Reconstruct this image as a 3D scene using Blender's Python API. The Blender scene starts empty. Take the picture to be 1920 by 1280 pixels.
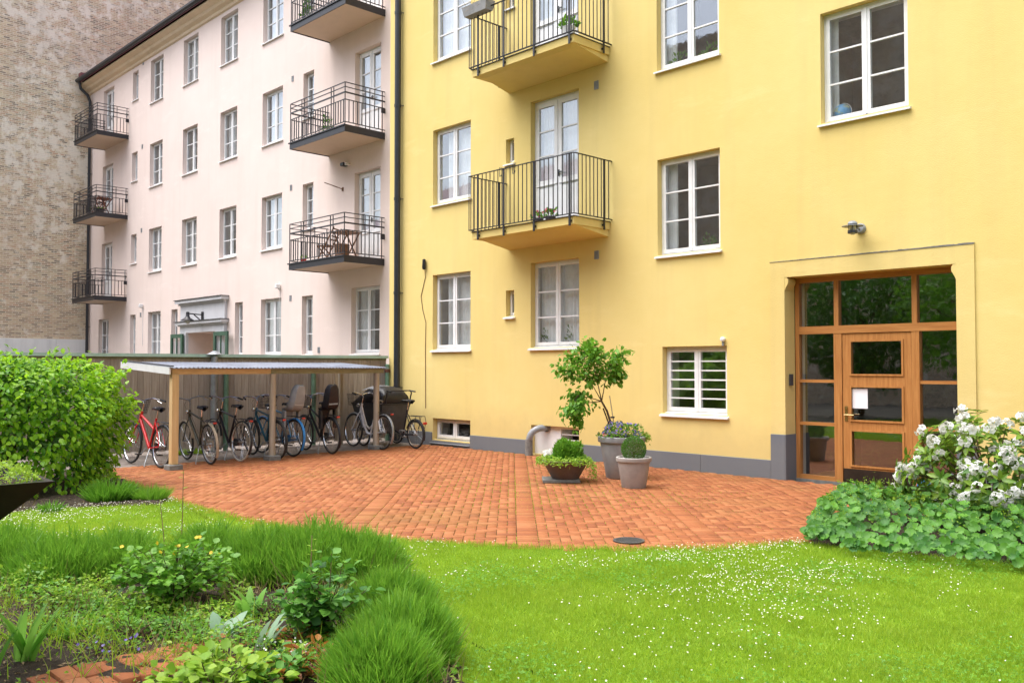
import bpy, math, random
import numpy as np
from mathutils import Vector, Matrix, Euler

random.seed(7); RNG = np.random.default_rng(11)
SC = bpy.context.scene
COL = SC.collection
R = math.radians

# ------------------------------------------------------------------ camera
CAM_H = 1.65; FPX = 1670.0; YAW = R(46.05); PITCH = math.atan(48.0 / FPX)
cam_d = bpy.data.cameras.new('camera'); cam = bpy.data.objects.new('camera', cam_d); COL.objects.link(cam)
cam.location = (0, 0, CAM_H); cam.rotation_euler = (R(90) + PITCH, 0, YAW)
cam_d.sensor_width = 36; cam_d.lens = FPX / 1920 * 36; cam_d.clip_start = 0.05; cam_d.clip_end = 3000
SC.camera = cam
# ------------------------------------------------------------------ world, sun, exposure
SUN_EL = R(67); SUN_AZ = R(214)          # azimuth clockwise from +Y: from behind the camera, slightly left
w = bpy.data.worlds.new('World'); SC.world = w; w.use_nodes = True
nt = w.node_tree; nt.nodes.clear()
_o = nt.nodes.new('ShaderNodeOutputWorld'); _b = nt.nodes.new('ShaderNodeBackground'); _s = nt.nodes.new('ShaderNodeTexSky')
_s.sky_type = 'NISHITA'; _s.sun_disc = False; _s.sun_elevation = SUN_EL; _s.sun_rotation = SUN_AZ
_s.air_density = 1.0; _s.dust_density = 4.0; _s.ozone_density = 1.0
_h = nt.nodes.new('ShaderNodeHueSaturation'); _h.inputs['Saturation'].default_value = 0.52   # thin even cloud
nt.links.new(_s.outputs[0], _h.inputs['Color']); nt.links.new(_h.outputs[0], _b.inputs[0])
_b.inputs[1].default_value = 0.15; nt.links.new(_b.outputs[0], _o.inputs[0])
sun_d = bpy.data.lights.new('sun', 'SUN'); sun_d.energy = 1.5; sun_d.angle = R(75); sun_d.color = (1, 0.985, 0.96)
sun = bpy.data.objects.new('sun', sun_d); COL.objects.link(sun)
_sd = Vector((math.sin(SUN_AZ) * math.cos(SUN_EL), math.cos(SUN_AZ) * math.cos(SUN_EL), math.sin(SUN_EL)))
sun.rotation_euler = _sd.to_track_quat('Z', 'Y').to_euler(); sun.location = (0, -5, 30)
SC.view_settings.view_transform = 'Standard'; SC.view_settings.look = 'None'
SC.view_settings.gamma = 1; SC.view_settings.use_curve_mapping = False
SC.view_settings.exposure = 1.42
SC.cycles.use_denoising = True
SC.cycles.max_bounces = 8; SC.cycles.transparent_max_bounces = 12; SC.cycles.caustics_reflective = False; SC.cycles.caustics_refractive = False

# ------------------------------------------------------------------ measuring helpers (photo point -> place)
_f = Vector((-math.sin(YAW) * math.cos(PITCH), math.cos(YAW) * math.cos(PITCH), math.sin(PITCH)))
_r = Vector((math.cos(YAW), math.sin(YAW), 0)); _u = _r.cross(_f)
ER = _r.copy(); ED = Vector((-math.sin(YAW), math.cos(YAW), 0))
def ray(px, py): return _f + _r * ((px - 960) / FPX) + _u * ((640 - py) / FPX)
def gp(px, py, z=0.0):
    d = ray(px, py); k = (z - CAM_H) / d.z; return Vector((d.x * k, d.y * k, z))
def wy(px, py, Y):
    d = ray(px, py); k = Y / d.y; return Vector((d.x * k, Y, CAM_H + d.z * k))
def zp(px, py, depth):
    d = ray(px, py); k = depth / d.dot(_f); return Vector((d.x * k, d.y * k, CAM_H + d.z * k))
def loc2(u, v, z=0): return ER * u + ED * v + Vector((0, 0, z))   # u across the view, v into it

# ------------------------------------------------------------------ object helpers
def link(o, parent=None):
    COL.objects.link(o)
    if parent is not None: o.parent = parent
    return o
def tag(o, label=None, cat=None, group=None, kind=None):
    if label: o['label'] = label
    if cat: o['category'] = cat
    if group: o['group'] = group
    if kind: o['kind'] = kind
    return o
def empty(name, label, cat, group=None, loc=(0, 0, 0), rz=0.0):
    e = bpy.data.objects.new(name, None); e.empty_display_size = 0.2; link(e)
    e.location = loc; e.rotation_euler = (0, 0, rz); return tag(e, label, cat, group)
class MB:
    def __init__(s): s.v = []; s.f = []; s.m = []; s.cur = 0
    def add(s, vs, fs):
        b = len(s.v); s.v += [tuple(p) for p in vs]
        for f in fs: s.f.append(tuple(i + b for i in f)); s.m.append(s.cur)
        return s
    def box(s, x0, x1, y0, y1, z0, z1, skip=''):
        vs = [(x, y, z) for z in (z0, z1) for y in (y0, y1) for x in (x0, x1)]
        fs = {'-z': (0, 2, 3, 1), '+z': (4, 5, 7, 6), '-y': (0, 1, 5, 4), '+y': (2, 6, 7, 3), '-x': (0, 4, 6, 2), '+x': (1, 3, 7, 5)}
        return s.add(vs, [f for k, f in fs.items() if k not in skip.split()])
    def bbox(s, x0, x1, y0, y1, z0, z1, b=0.01):       # box with chamfered edges
        vs = []; 
        for z, i in ((z0, b), (z0 + b, 0), (z1 - b, 0), (z1, b)):
            vs += [(x0 + i, y0 + b if i == 0 else y0 + i, z), (x1 - i, y0 + i, z), (x1 - i, y1 - i, z), (x0 + i, y1 - i, z)]
            if i == 0: vs[-4] = (x0, y0, z)
        fs = [(3, 2, 1, 0), (12, 13, 14, 15)]
        for k in range(3):
            for j in range(4):
                a = k * 4 + j; c = k * 4 + (j + 1) % 4; fs.append((a, c, c + 4, a + 4))
        return s.add(vs, fs)
    def beam(s, p, q, a, b, up=(0, 0, 1)):              # rectangular bar p->q, a wide, b tall
        p = Vector(p); q = Vector(q); t = (q - p).normalized(); up = Vector(up)
        if abs(t.dot(up)) > 0.98: up = Vector((0, 1, 0))
        n = t.cross(up).normalized() * (a / 2); m = n.cross(t).normalized() * (b / 2)
        vs = [e + i * n + j * m for e in (p, q) for i, j in ((-1, -1), (1, -1), (1, 1), (-1, 1))]
        return s.add(vs, [(0, 1, 2, 3), (7, 6, 5, 4), (0, 4, 5, 1), (1, 5, 6, 2), (2, 6, 7, 3), (3, 7, 4, 0)])
    def tube(s, pts, r, n=8, caps=True):
        pts = [Vector(p) for p in pts]; rs = r if isinstance(r, (list, tuple)) else [r] * len(pts)
        b = len(s.v); prev = None
        for i, p in enumerate(pts):
            t = (pts[min(i + 1, len(pts) - 1)] - pts[max(i - 1, 0)]).normalized()
            if prev is None:
                a = Vector((0, 0, 1)) if abs(t.z) < 0.9 else Vector((1, 0, 0)); nrm = t.cross(a).normalized()
            else:
                nrm = (prev - t * prev.dot(t)); nrm = nrm.normalized() if nrm.length > 1e-6 else t.orthogonal().normalized()
            prev = nrm; bi = t.cross(nrm)
            for k in range(n):
                g = 2 * math.pi * k / n; s.v.append(tuple(p + (nrm * math.cos(g) + bi * math.sin(g)) * rs[i]))
        for i in range(len(pts) - 1):
            for k in range(n):
                a = b + i * n + k; c = b + i * n + (k + 1) % n
                s.f.append((a, c, c + n, a + n)); s.m.append(s.cur)
        if caps:
            s.f.append(tuple(b + k for k in range(n))[::-1]); s.m.append(s.cur)
            s.f.append(tuple(b + (len(pts) - 1) * n + k for k in range(n))); s.m.append(s.cur)
        return s
    def lathe(s, prof, n=24, c=(0, 0, 0), axis='z'):    # prof: (radius, height)
        b = len(s.v); c = Vector(c)
        for rr, h in prof:
            for k in range(n):
                g = 2 * math.pi * k / n; x, y = rr * math.cos(g), rr * math.sin(g)
                p = (x, y, h) if axis == 'z' else ((h, x, y) if axis == 'x' else (y, h, x))
                s.v.append(tuple(c + Vector(p)))
        for i in range(len(prof) - 1):
            for k in range(n):
                a = b + i * n + k; d = b + i * n + (k + 1) % n
                s.f.append((a, d, d + n, a + n)); s.m.append(s.cur)
        return s
    def ring(s, rad, r, n=28, m=6, c=(0, 0, 0), axis='y', a0=0.0, a1=None, flat=1.0):   # torus or arc of one
        full = a1 is None; b = len(s.v); c = Vector(c); cnt = n if full else n + 1
        for i in range(cnt):
            g = 2 * math.pi * i / n if full else a0 + (a1 - a0) * i / n
            for k in range(m):
                h = 2 * math.pi * k / m; rr = rad + r * math.cos(h) * flat; o = r * math.sin(h)
                p = (rr * math.cos(g), o, rr * math.sin(g)) if axis == 'y' else ((rr * math.cos(g), rr * math.sin(g), o) if axis == 'z' else (o, rr * math.cos(g), rr * math.sin(g)))
                s.v.append(tuple(c + Vector(p)))
        for i in range(n if full else n):
            for k in range(m):
                a = b + i * m + k; d = b + i * m + (k + 1) % m; j = ((i + 1) % cnt)
                s.f.append((a, b + j * m + k, b + j * m + (k + 1) % m, d)); s.m.append(s.cur)
        return s
    def poly(s, pts, z0, z1):                            # prism of an outline in xy
        n = len(pts); vs = [(x, y, z0) for x, y in pts] + [(x, y, z1) for x, y in pts]
        return s.add(vs, [tuple(range(n))[::-1], tuple(range(n, 2 * n))] + [(i, (i + 1) % n, n + (i + 1) % n, n + i) for i in range(n)])
    def grid(s, rows):                                   # rows of points
        n = len(rows[0]); vs = [p for r_ in rows for p in r_]
        return s.add(vs, [(i * n + j, i * n + j + 1, (i + 1) * n + j + 1, (i + 1) * n + j) for i in range(len(rows) - 1) for j in range(n - 1)])
    def mesh(s, name, mats, smooth=False):
        me = bpy.data.meshes.new(name); me.from_pydata(s.v, [], s.f)
        for m in (mats if isinstance(mats, (list, tuple)) else [mats]): me.materials.append(m)
        if any(s.m): me.polygons.foreach_set('material_index', s.m)
        if smooth:
            me.polygons.foreach_set('use_smooth', [True] * len(s.f))
            try: me.set_sharp_from_angle(angle=R(40))
            except Exception: pass
        me.update(); return me
    def build(s, name, mats, parent=None, smooth=False):
        return link(bpy.data.objects.new(name, s.mesh(name, mats, smooth)), parent)
def inst(name, me, parent=None, M=None):
    o = bpy.data.objects.new(name, me); link(o, parent)
    if M is not None: o.matrix_local = M
    return o
def np_mesh(name, V, T, mats, midx=None, smooth=False):
    V = np.ascontiguousarray(V, dtype=np.float32); T = np.ascontiguousarray(T, dtype=np.int32)
    me = bpy.data.meshes.new(name); k = T.shape[1]
    me.vertices.add(len(V)); me.vertices.foreach_set('co', V.ravel())
    me.loops.add(T.size); me.loops.foreach_set('vertex_index', T.ravel())
    me.polygons.add(len(T)); me.polygons.foreach_set('loop_start', np.arange(0, T.size, k, dtype=np.int32))
    me.polygons.foreach_set('loop_total', np.full(len(T), k, dtype=np.int32))
    for m in (mats if isinstance(mats, (list, tuple)) else [mats]): me.materials.append(m)
    if midx is not None: me.polygons.foreach_set('material_index', np.asarray(midx, dtype=np.int32))
    if smooth: me.polygons.foreach_set('use_smooth', np.ones(len(T), dtype=bool))
    me.update(calc_edges=True); me.validate(); return me
def unit(a): return a / np.maximum(np.linalg.norm(a, axis=1, keepdims=True), 1e-9)
def frames(axis, nrm):                                   # columns: side, axis, normal
    axis = unit(axis); side = unit(np.cross(axis, nrm)); n2 = np.cross(side, axis)
    return np.stack([side, axis, n2], axis=2)
def scatter(tv, tt, pos, F, size):
    tv = np.asarray(tv, float); tt = np.asarray(tt); N = len(pos)
    size = np.asarray(size, float).reshape(N, -1); sc = size if size.shape[1] == 3 else np.repeat(size, 3, 1)
    P = tv[None] * sc[:, None, :]
    V = np.einsum('nij,nkj->nki', F, P) + pos[:, None, :]
    T = tt[None] + (np.arange(N) * len(tv))[:, None, None]
    return V.reshape(-1, 3), T.reshape(-1, tt.shape[1])
def join(parts):
    Vs, Ts, b = [], [], 0
    for V, T in parts: Vs.append(V); Ts.append(T + b); b += len(V)
    return np.concatenate(Vs), np.concatenate(Ts)
# leaf templates (side, along, normal)
LEAF_V = np.array([(0, 0, 0), (.26, .3, .07), (.3, .55, .05), (.16, .82, -.02), (0, 1, -.12), (-.16, .82, -.02), (-.3, .55, .05), (-.26, .3, .07), (0, .45, -.01)])
LEAF_T = np.array([(0, 1, 8), (1, 2, 8), (2, 3, 8), (3, 4, 8), (4, 5, 8), (5, 6, 8), (6, 7, 8), (7, 0, 8)])
LEAF4_V = np.array([(0, 0, 0), (.28, .45, .06), (0, 1, -.08), (-.28, .45, .06)]); LEAF4_T = np.array([(0, 1, 2), (0, 2, 3)])
BLADE_V = np.array([(-.5, 0, 0), (.5, 0, 0), (-.42, .5, .04), (.42, .5, .04), (0, 1, .16)]); BLADE_T = np.array([(0, 1, 3), (0, 3, 2), (2, 3, 4)])
TRI_V = np.array([(-.5, 0, 0), (.5, 0, 0), (0, 1, 0.0)]); TRI_T = np.array([(0, 1, 2)])
def scallop(n=9, dish=.16):
    v = [(0, .0, 0)]; k = n * 2
    for i in range(k + 1):
        a = -math.pi / 2 + math.pi * 2 * (i + .35) / (k + .7); rr = .5 * (1.0 if i % 2 else .86)
        v.append((rr * math.cos(a), .02 + rr * math.sin(a), dish * (.8 if i % 2 else 1.25) * .9))
    return np.array(v), np.array([(0, i, i + 1) for i in range(1, k + 1)])
def rand_dirs(N, up=0.0):
    d = RNG.normal(size=(N, 3)); d[:, 2] += up; return unit(d)
def foliage(thing, name, mat_, tv, tt, pos, axis, nrm, size, n_single=0, near=None):
    """the n_single leaves nearest the viewer are objects of their own, the rest one mesh"""
    F = frames(axis, nrm); size = np.asarray(size, float); N = len(pos)
    order = np.arange(N)
    if n_single:
        key = np.linalg.norm(pos - np.array((0, 0, CAM_H)), axis=1) - (0.35 * pos[:, 2]) if near is None else near
        order = np.argsort(key); me = np_mesh(name, tv, tt, mat_)
        off = np.array(thing.location)
        for i in order[:n_single]:
            s = np.broadcast_to(size[i], (3,)); M = np.eye(4); M[:3, :3] = F[i] * s[None, :]; M[:3, 3] = pos[i] - off
            o = inst(name, me, thing); o.matrix_basis = Matrix(M.tolist())
    rest = order[n_single:]
    if len(rest):
        V, T = scatter(tv, tt, pos[rest], F[rest], size[rest]); V = V - np.array(thing.location)
        o = inst('foliage', np_mesh('foliage', V, T, mat_), thing); 
        if n_single: o['kind'] = 'stuff'
        return o
def copy_tree(o, parent=None):
    c = o.copy(); link(c, parent)
    for ch in o.children: copy_tree(ch, c)
    return c

# ------------------------------------------------------------------ materials
class NM:
    def __init__(s, name):
        s.m = bpy.data.materials.new(name); s.m.use_nodes = True; s.t = s.m.node_tree; s.t.nodes.clear()
        s.out = s.n('ShaderNodeOutputMaterial'); s.p = s.n('ShaderNodeBsdfPrincipled'); s.l(s.p.outputs[0], s.out.inputs[0])
        s.co = s.n('ShaderNodeTexCoord').outputs['Object']
    def n(s, k, **kw):
        x = s.t.nodes.new(k)
        for a, b in kw.items(): setattr(x, a, b)
        return x
    def l(s, a, b): s.t.links.new(a, b)
    def val(s, sock, v):
        if hasattr(v, 'is_linked') or hasattr(v, 'links'): s.l(v, sock)
        else: sock.default_value = (tuple(v) + (1,))[:4] if isinstance(v, (tuple, list)) and len(v) == 3 and sock.type == 'RGBA' else v
    def scale(s, v, src=None):
        x = s.n('ShaderNodeMapping'); s.l(src or s.co, x.inputs[0]); x.inputs['Scale'].default_value = v; return x.outputs[0]
    def noise(s, sc, det=4, rough=.6, vec=None):
        x = s.n('ShaderNodeTexNoise'); s.l(vec or s.co, x.inputs['Vector']); x.inputs['Scale'].default_value = sc
        x.inputs['Detail'].default_value = det; x.inputs['Roughness'].default_value = rough; return x.outputs[0]
    def ramp(s, fac, a, b, c0=(0, 0, 0), c1=(1, 1, 1)):
        x = s.n('ShaderNodeValToRGB'); s.l(fac, x.inputs[0]); e = x.color_ramp.elements
        e[0].position = a; e[1].position = b; e[0].color = tuple(c0) + (1,); e[1].color = tuple(c1) + (1,); return x.outputs[0]
    def mix(s, fac, a, b, mode='MIX'):
        x = s.n('ShaderNodeMix', data_type='RGBA', blend_type=mode); s.val(x.inputs[0], fac); s.val(x.inputs[6], a); s.val(x.inputs[7], b); return x.outputs[2]
    def math(s, op, a, b=0.0):
        x = s.n('ShaderNodeMath', operation=op); s.val(x.inputs[0], a); s.val(x.inputs[1], b); return x.outputs[0]
    def bump(s, h, st=.3, d=.01):
        x = s.n('ShaderNodeBump'); x.inputs['Strength'].default_value = st; x.inputs['Distance'].default_value = d; s.l(h, x.inputs['Height']); s.l(x.outputs[0], s.p.inputs['Normal']); return x
    def set(s, color=None, rough=None, metal=None, spec=None):
        if color is not None: s.val(s.p.inputs['Base Color'], color)
        if rough is not None: s.val(s.p.inputs['Roughness'], rough)
        if metal is not None: s.p.inputs['Metallic'].default_value = metal
        if spec is not None: s.p.inputs['Specular IOR Level'].default_value = spec
        return s.m
def paint(name, col, rough=.45, var=.25, sc=9, metal=0, bump=.08):
    m = NM(name); n = m.noise(sc, 5); c2 = tuple(x * (1 - var) for x in col)
    m.bump(m.noise(sc * 9, 3), bump, .004)
    return m.set(m.mix(m.ramp(n, .35, .7), c2, col), rough, metal)
def leafmat(name, col, col2, trans=.35, rough=.5, patch=None):
    m = NM(name); isl = m.n('ShaderNodeNewGeometry').outputs['Random Per Island']; obr = m.n('ShaderNodeObjectInfo').outputs['Random']
    rnd = m.math('FRACT', m.math('ADD', isl, m.math('MULTIPLY', obr, 3.7)))
    c = m.mix(m.ramp(rnd, .05, .95), col, col2)
    c = m.mix(m.ramp(m.noise(2.2, 3), .3, .75), m.mix(.35, c, tuple(x * .45 for x in col)), c)
    if patch: c = m.mix(m.math('MULTIPLY', m.ramp(m.noise(patch[1], 6, .7), .5, .72), .5), c, patch[0]); c = m.mix(m.math('MULTIPLY', m.ramp(m.noise(9, 4, .7), .45, .75), .45), c, tuple(x * .55 for x in col))
    m.set(c, rough, spec=.35)
    tr = m.n('ShaderNodeBsdfTranslucent'); m.l(m.mix(.35, c, (c0 := tuple(min(1, x * 1.6) for x in col2))), tr.inputs[0])
    mx = m.n('ShaderNodeMixShader'); mx.inputs[0].default_value = trans
    m.l(m.p.outputs[0], mx.inputs[1]); m.l(tr.outputs[0], mx.inputs[2]); m.l(mx.outputs[0], m.out.inputs[0]); return m.m
def plaster(name, col, col2, dirt, streak=.3):
    m = NM(name)
    big = m.ramp(m.noise(.35, 6, .65), .3, .72); c = m.mix(big, col2, col)
    st = m.ramp(m.noise(1.0, 5, .6, m.scale((3.2, 3.2, .22))), .48, .78)
    c = m.mix(m.math('MULTIPLY', st, streak), c, dirt)
    pale = m.ramp(m.noise(.9, 7, .7, m.scale((.6, 1, 2.2))), .58, .76); c = m.mix(m.math('MULTIPLY', pale, .5), c, tuple(min(.85, x * 1.06 + .05) for x in col))
    sp = m.ramp(m.noise(38, 3, .7), .66, .74); c = m.mix(m.math('MULTIPLY', sp, .16), c, dirt)
    sx = m.n('ShaderNodeSeparateXYZ'); m.l(m.co, sx.inputs[0]); low = m.ramp(m.math('ADD', m.math('MULTIPLY', sx.outputs[2], 1.1), m.math('MULTIPLY', m.noise(4, 6, .7), -.9)), -.15, .55, (1, 1, 1), (0, 0, 0))
    c = m.mix(m.math('MULTIPLY', low, .4), c, dirt)
    g = m.math('ADD', m.noise(70, 4, .7), m.math('MULTIPLY', m.noise(3, 4), 1.5)); m.bump(g, .35, .012)
    return m.set(c, .9, spec=.2)
def woodmat(name, col, col2, rough=.5, sc=1.0, along='z', weather=0, spec=.4):
    m = NM(name); s_ = {'z': (14, 14, .9), 'x': (.9, 14, 14), 'y': (14, .9, 14)}[along]
    v = m.scale(tuple(x * sc for x in s_)); obr = m.n('ShaderNodeObjectInfo').outputs['Random']
    vv = m.n('ShaderNodeVectorMath', operation='ADD'); m.l(v, vv.inputs[0])
    cb = m.n('ShaderNodeCombineXYZ'); k = m.math('MULTIPLY', obr, 37.0)
    for i in range(3): m.l(k, cb.inputs[i])
    m.l(cb.outputs[0], vv.inputs[1]); n = m.noise(2.2, 7, .65, vv.outputs[0]); c = m.mix(m.ramp(n, .32, .7), col2, col)
    if weather: c = m.mix(m.math('MULTIPLY', m.ramp(obr, .1, .9), weather), c, m.mix(.5, col2, (.22, .18, .15)))
    m.bump(n, .35, .006); return m.set(c, rough, spec=spec)
M = {}
M['yellow'] = plaster('yellow_plaster', (.74, .59, .245), (.685, .525, .185), (.50, .385, .17), .22)
M['yellow_trim'] = plaster('yellow_trim', (.71, .57, .24), (.66, .51, .19), (.44, .34, .16), .25)
M['pink'] = plaster('pink_plaster', (.76, .645, .60), (.70, .58, .535), (.54, .45, .40), .2)
M['beige'] = plaster('beige_plaster', (.70, .57, .42), (.64, .50, .35), (.4, .32, .22), .3)
M['slabpaint'] = plaster('slab_underside', (.66, .52, .42), (.6, .46, .36), (.4, .33, .28), .2)
M['plinth'] = plaster('plinth_grey', (.135, .15, .18), (.11, .122, .15), (.2, .2, .19), .35)
M['whitewall'] = plaster('whitewashed_base', (.78, .78, .78), (.7, .7, .7), (.34, .34, .34), .4)
M['stone_white'] = plaster('portal_white', (.66, .66, .68), (.58, .58, .61), (.3, .3, .3), .35)
M['white'] = paint('white_paint', (.78, .78, .79), .4, .1, 6)
M['metal_white'] = paint('white_sheet_metal', (.8, .8, .8), .4, .08, 5)
M['black'] = paint('black_iron_paint', (.016, .016, .022), .42, .3, 12)
M['pipe'] = paint('dark_drainpipe', (.022, .025, .032), .4, .3, 6)
M['darkgrey'] = paint('dark_grey_metal', (.06, .065, .075), .45, .3, 8)
M['grey'] = paint('grey_metal', (.28, .3, .32), .42, .25, 7)
M['zinc'] = paint('galvanised_metal', (.36, .38, .41), .4, .3, 10, metal=.6)
M['chrome'] = paint('chrome', (.75, .75, .77), .18, .1, 10, metal=1)
M['rubber'] = paint('black_rubber', (.02, .02, .02), .75, .3, 20)
M['cream_rubber'] = paint('pale_tyre', (.55, .5, .42), .7, .25, 15)
M['greenpaint'] = paint('green_post_paint', (.17, .30, .2), .5, .35, 9)
M['greencap'] = paint('pale_green_capping', (.42, .58, .47), .45, .25, 6)
M['greendoor'] = paint('green_door_paint', (.05, .12, .075), .4, .3, 5)
M['rust'] = paint('rusty_clamp', (.2, .07, .04), .8, .5, 25)
M['redroof'] = paint('red_sheet_roof', (.2, .05, .06), .5, .3, 3)
M['teak'] = woodmat('varnished_oak', (.50, .235, .075), (.33, .13, .036), .34, 1.0, 'z', 0, .5)
M['teakx'] = woodmat('varnished_oak_rail', (.50, .235, .075), (.33, .13, .036), .34, 1.0, 'x', 0, .5)
M['plank'] = woodmat('weathered_plank', (.52, .44, .36), (.32, .25, .195), .85, 1.0, 'z', .55, .2)
M['newwood'] = woodmat('pale_new_timber', (.66, .47, .25), (.52, .33, .15), .7, .8, 'z', 0, .25)
M['newwoody'] = woodmat('pale_new_beam', (.62, .43, .22), (.5, .31, .14), .7, .8, 'y', 0, .25)
M['oldwood'] = woodmat('grey_old_timber', (.46, .39, .30), (.30, .24, .18), .8, .8, 'z', 0, .2)
M['oldwoody'] = woodmat('mossy_old_beam', (.3, .28, .17), (.19, .17, .09), .8, .8, 'y', 0, .2)
M['brown_wood'] = woodmat('brown_furniture', (.2, .1, .05), (.12, .055, .028), .6, 1.5, 'z', 0, .3)
M['concrete'] = paint('old_concrete', (.22, .215, .2), .9, .4, 14, bump=.5)
M['claypot'] = paint('brown_glazed_bowl', (.13, .1, .088), .5, .35, 7)
M['greypot'] = paint('grey_stoneware', (.34, .345, .36), .8, .28, 5, bump=.3)
M['greypot2'] = paint('taupe_stoneware', (.36, .335, .32), .8, .2, 5, bump=.3)
M['steel_dark'] = paint('dark_steel_bowl', (.02, .017, .018), .35, .4, 5, metal=.4)
M['brass'] = paint('worn_brass', (.55, .42, .2), .3, .3, 20, metal=1)
M['bronze'] = paint('dark_bronze_plate', (.05, .038, .03), .38, .4, 6, metal=.5)
M['paper'] = paint('white_paper', (.8, .8, .84), .8, .04, 4)
M['bulb'] = paint('frosted_glass', (.6, .58, .52), .25, .1, 9)
M['bluepl'] = paint('blue_plastic', (.03, .2, .5), .4, .2, 9)
M['jamb'] = paint('inner_window_jamb', (.62, .6, .56), .6, .1, 4)
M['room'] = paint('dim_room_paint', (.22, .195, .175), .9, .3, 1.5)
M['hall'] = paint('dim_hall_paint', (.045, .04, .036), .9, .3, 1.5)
M['added_curtain'] = paint('added_pale_curtain', (.8, .82, .84), .9, .12, 8)  # pale cloth added behind the glass to lighten dark panes
M['cushion'] = paint('red_plastic', (.5, .03, .02), .35, .2, 9)
m = NM('window_glass'); _g = m.n('ShaderNodeNewGeometry'); _dt = m.n('ShaderNodeVectorMath', operation='DOT_PRODUCT'); m.l(_g.outputs['Normal'], _dt.inputs[0]); m.l(_g.outputs['Incoming'], _dt.inputs[1])
_k = m.math('POWER', m.math('SUBTRACT', 1.0, m.math('ABSOLUTE', _dt.outputs['Value'])), 5.0); GR0 = .14; fr_fac = m.math('ADD', m.math('MULTIPLY', _k, 1 - GR0), GR0)   # Schlick, same from both sides
bn = m.n('ShaderNodeBump'); bn.inputs['Strength'].default_value = .014; bn.inputs['Distance'].default_value = .05; m.l(m.noise(2.3, 2), bn.inputs['Height'])
gl = m.n('ShaderNodeBsdfGlossy'); gl.inputs['Roughness'].default_value = .015; gl.inputs[0].default_value = (.92, .95, 1, 1); m.l(bn.outputs[0], gl.inputs['Normal'])
tr = m.n('ShaderNodeBsdfTransparent'); tr.inputs[0].default_value = (.98, .99, .99, 1); mx = m.n('ShaderNodeMixShader')
m.l(fr_fac, mx.inputs[0]); m.l(tr.outputs[0], mx.inputs[1]); m.l(gl.outputs[0], mx.inputs[2]); m.l(mx.outputs[0], m.out.inputs[0]); M['glass'] = m.m
# old brick with leftover render, for walls too far off to pick bricks apart
def brickwall(name, axis, tint=1.0, pale=.5):
    m = NM(name); sp = m.n('ShaderNodeSeparateXYZ'); m.l(m.co, sp.inputs[0]); cb = m.n('ShaderNodeCombineXYZ')
    m.l(sp.outputs['XYZ'.index(axis)], cb.inputs[0]); m.l(sp.outputs[2], cb.inputs[1])
    wob = m.n('ShaderNodeVectorMath', operation='ADD'); m.l(cb.outputs[0], wob.inputs[0])
    nz = m.n('ShaderNodeTexNoise'); nz.inputs['Scale'].default_value = 5; m.l(m.co, nz.inputs[0]); sc = m.n('ShaderNodeVectorMath', operation='SCALE'); sc.inputs[3].default_value = .035
    m.l(nz.outputs['Color'], sc.inputs[0]); m.l(sc.outputs[0], wob.inputs[1])
    b = m.n('ShaderNodeTexBrick'); m.l(wob.outputs[0], b.inputs['Vector']); b.inputs['Scale'].default_value = 1
    b.inputs['Brick Width'].default_value = .23; b.inputs['Row Height'].default_value = .074; b.inputs['Mortar Size'].default_value = .012
    b.inputs['Color1'].default_value = (0, 0, 0, 1); b.inputs['Color2'].default_value = (1, 1, 1, 1); b.inputs['Mortar'].default_value = (.5, .5, .5, 1); b.inputs['Bias'].default_value = 0
    r = m.n('ShaderNodeValToRGB'); m.l(b.outputs['Color'], r.inputs[0]); e = r.color_ramp.elements
    cols = [(0, (.10, .075, .055)), (.25, (.26, .17, .11)), (.5, (.38, .30, .19)), (.72, (.33, .19, .12)), (.86, (.45, .37, .24)), (1, (.16, .14, .11))]
    e[0].position = 0; e[1].position = 1
    for p, c in cols[1:-1]: e.new(p)
    for el, (p, c) in zip(e, cols): el.position = p; el.color = tuple(x * tint for x in c) + (1,)
    c = m.mix(b.outputs['Fac'], r.outputs[0], (.46 * tint, .40 * tint, .31 * tint))
    ren = m.math('ADD', m.noise(2.4, 9, .78), m.math('MULTIPLY', m.noise(.3, 4), .6))
    c = m.mix(m.math('MULTIPLY', m.ramp(ren, .78, .88), pale), c, (.56 * tint, .52 * tint, .46 * tint))
    c = m.mix(m.math('MULTIPLY', m.ramp(m.noise(.6, 7, .7, m.scale((1, 1, .5))), .5, .7), .45), c, (.20 * tint, .165 * tint, .115 * tint))
    c = m.mix(m.math('MULTIPLY', m.ramp(m.noise(.22, 3), .45, .65), .3), c, (.32 * tint, .22 * tint, .15 * tint))
    c = m.mix(.18, c, (.36 * tint, .335 * tint, .29 * tint))
    h = m.math('ADD', m.math('MULTIPLY', b.outputs['Fac'], -1.2), m.noise(9, 6, .75)); m.bump(h, .7, .03)
    return m.set(c, .95, spec=.1)
M['brick_left'] = brickwall('old_gable_brick', 'Y', 1.62, .8)
M['brick_back'] = brickwall('opposite_brick', 'X', 1.35, .6)
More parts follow.
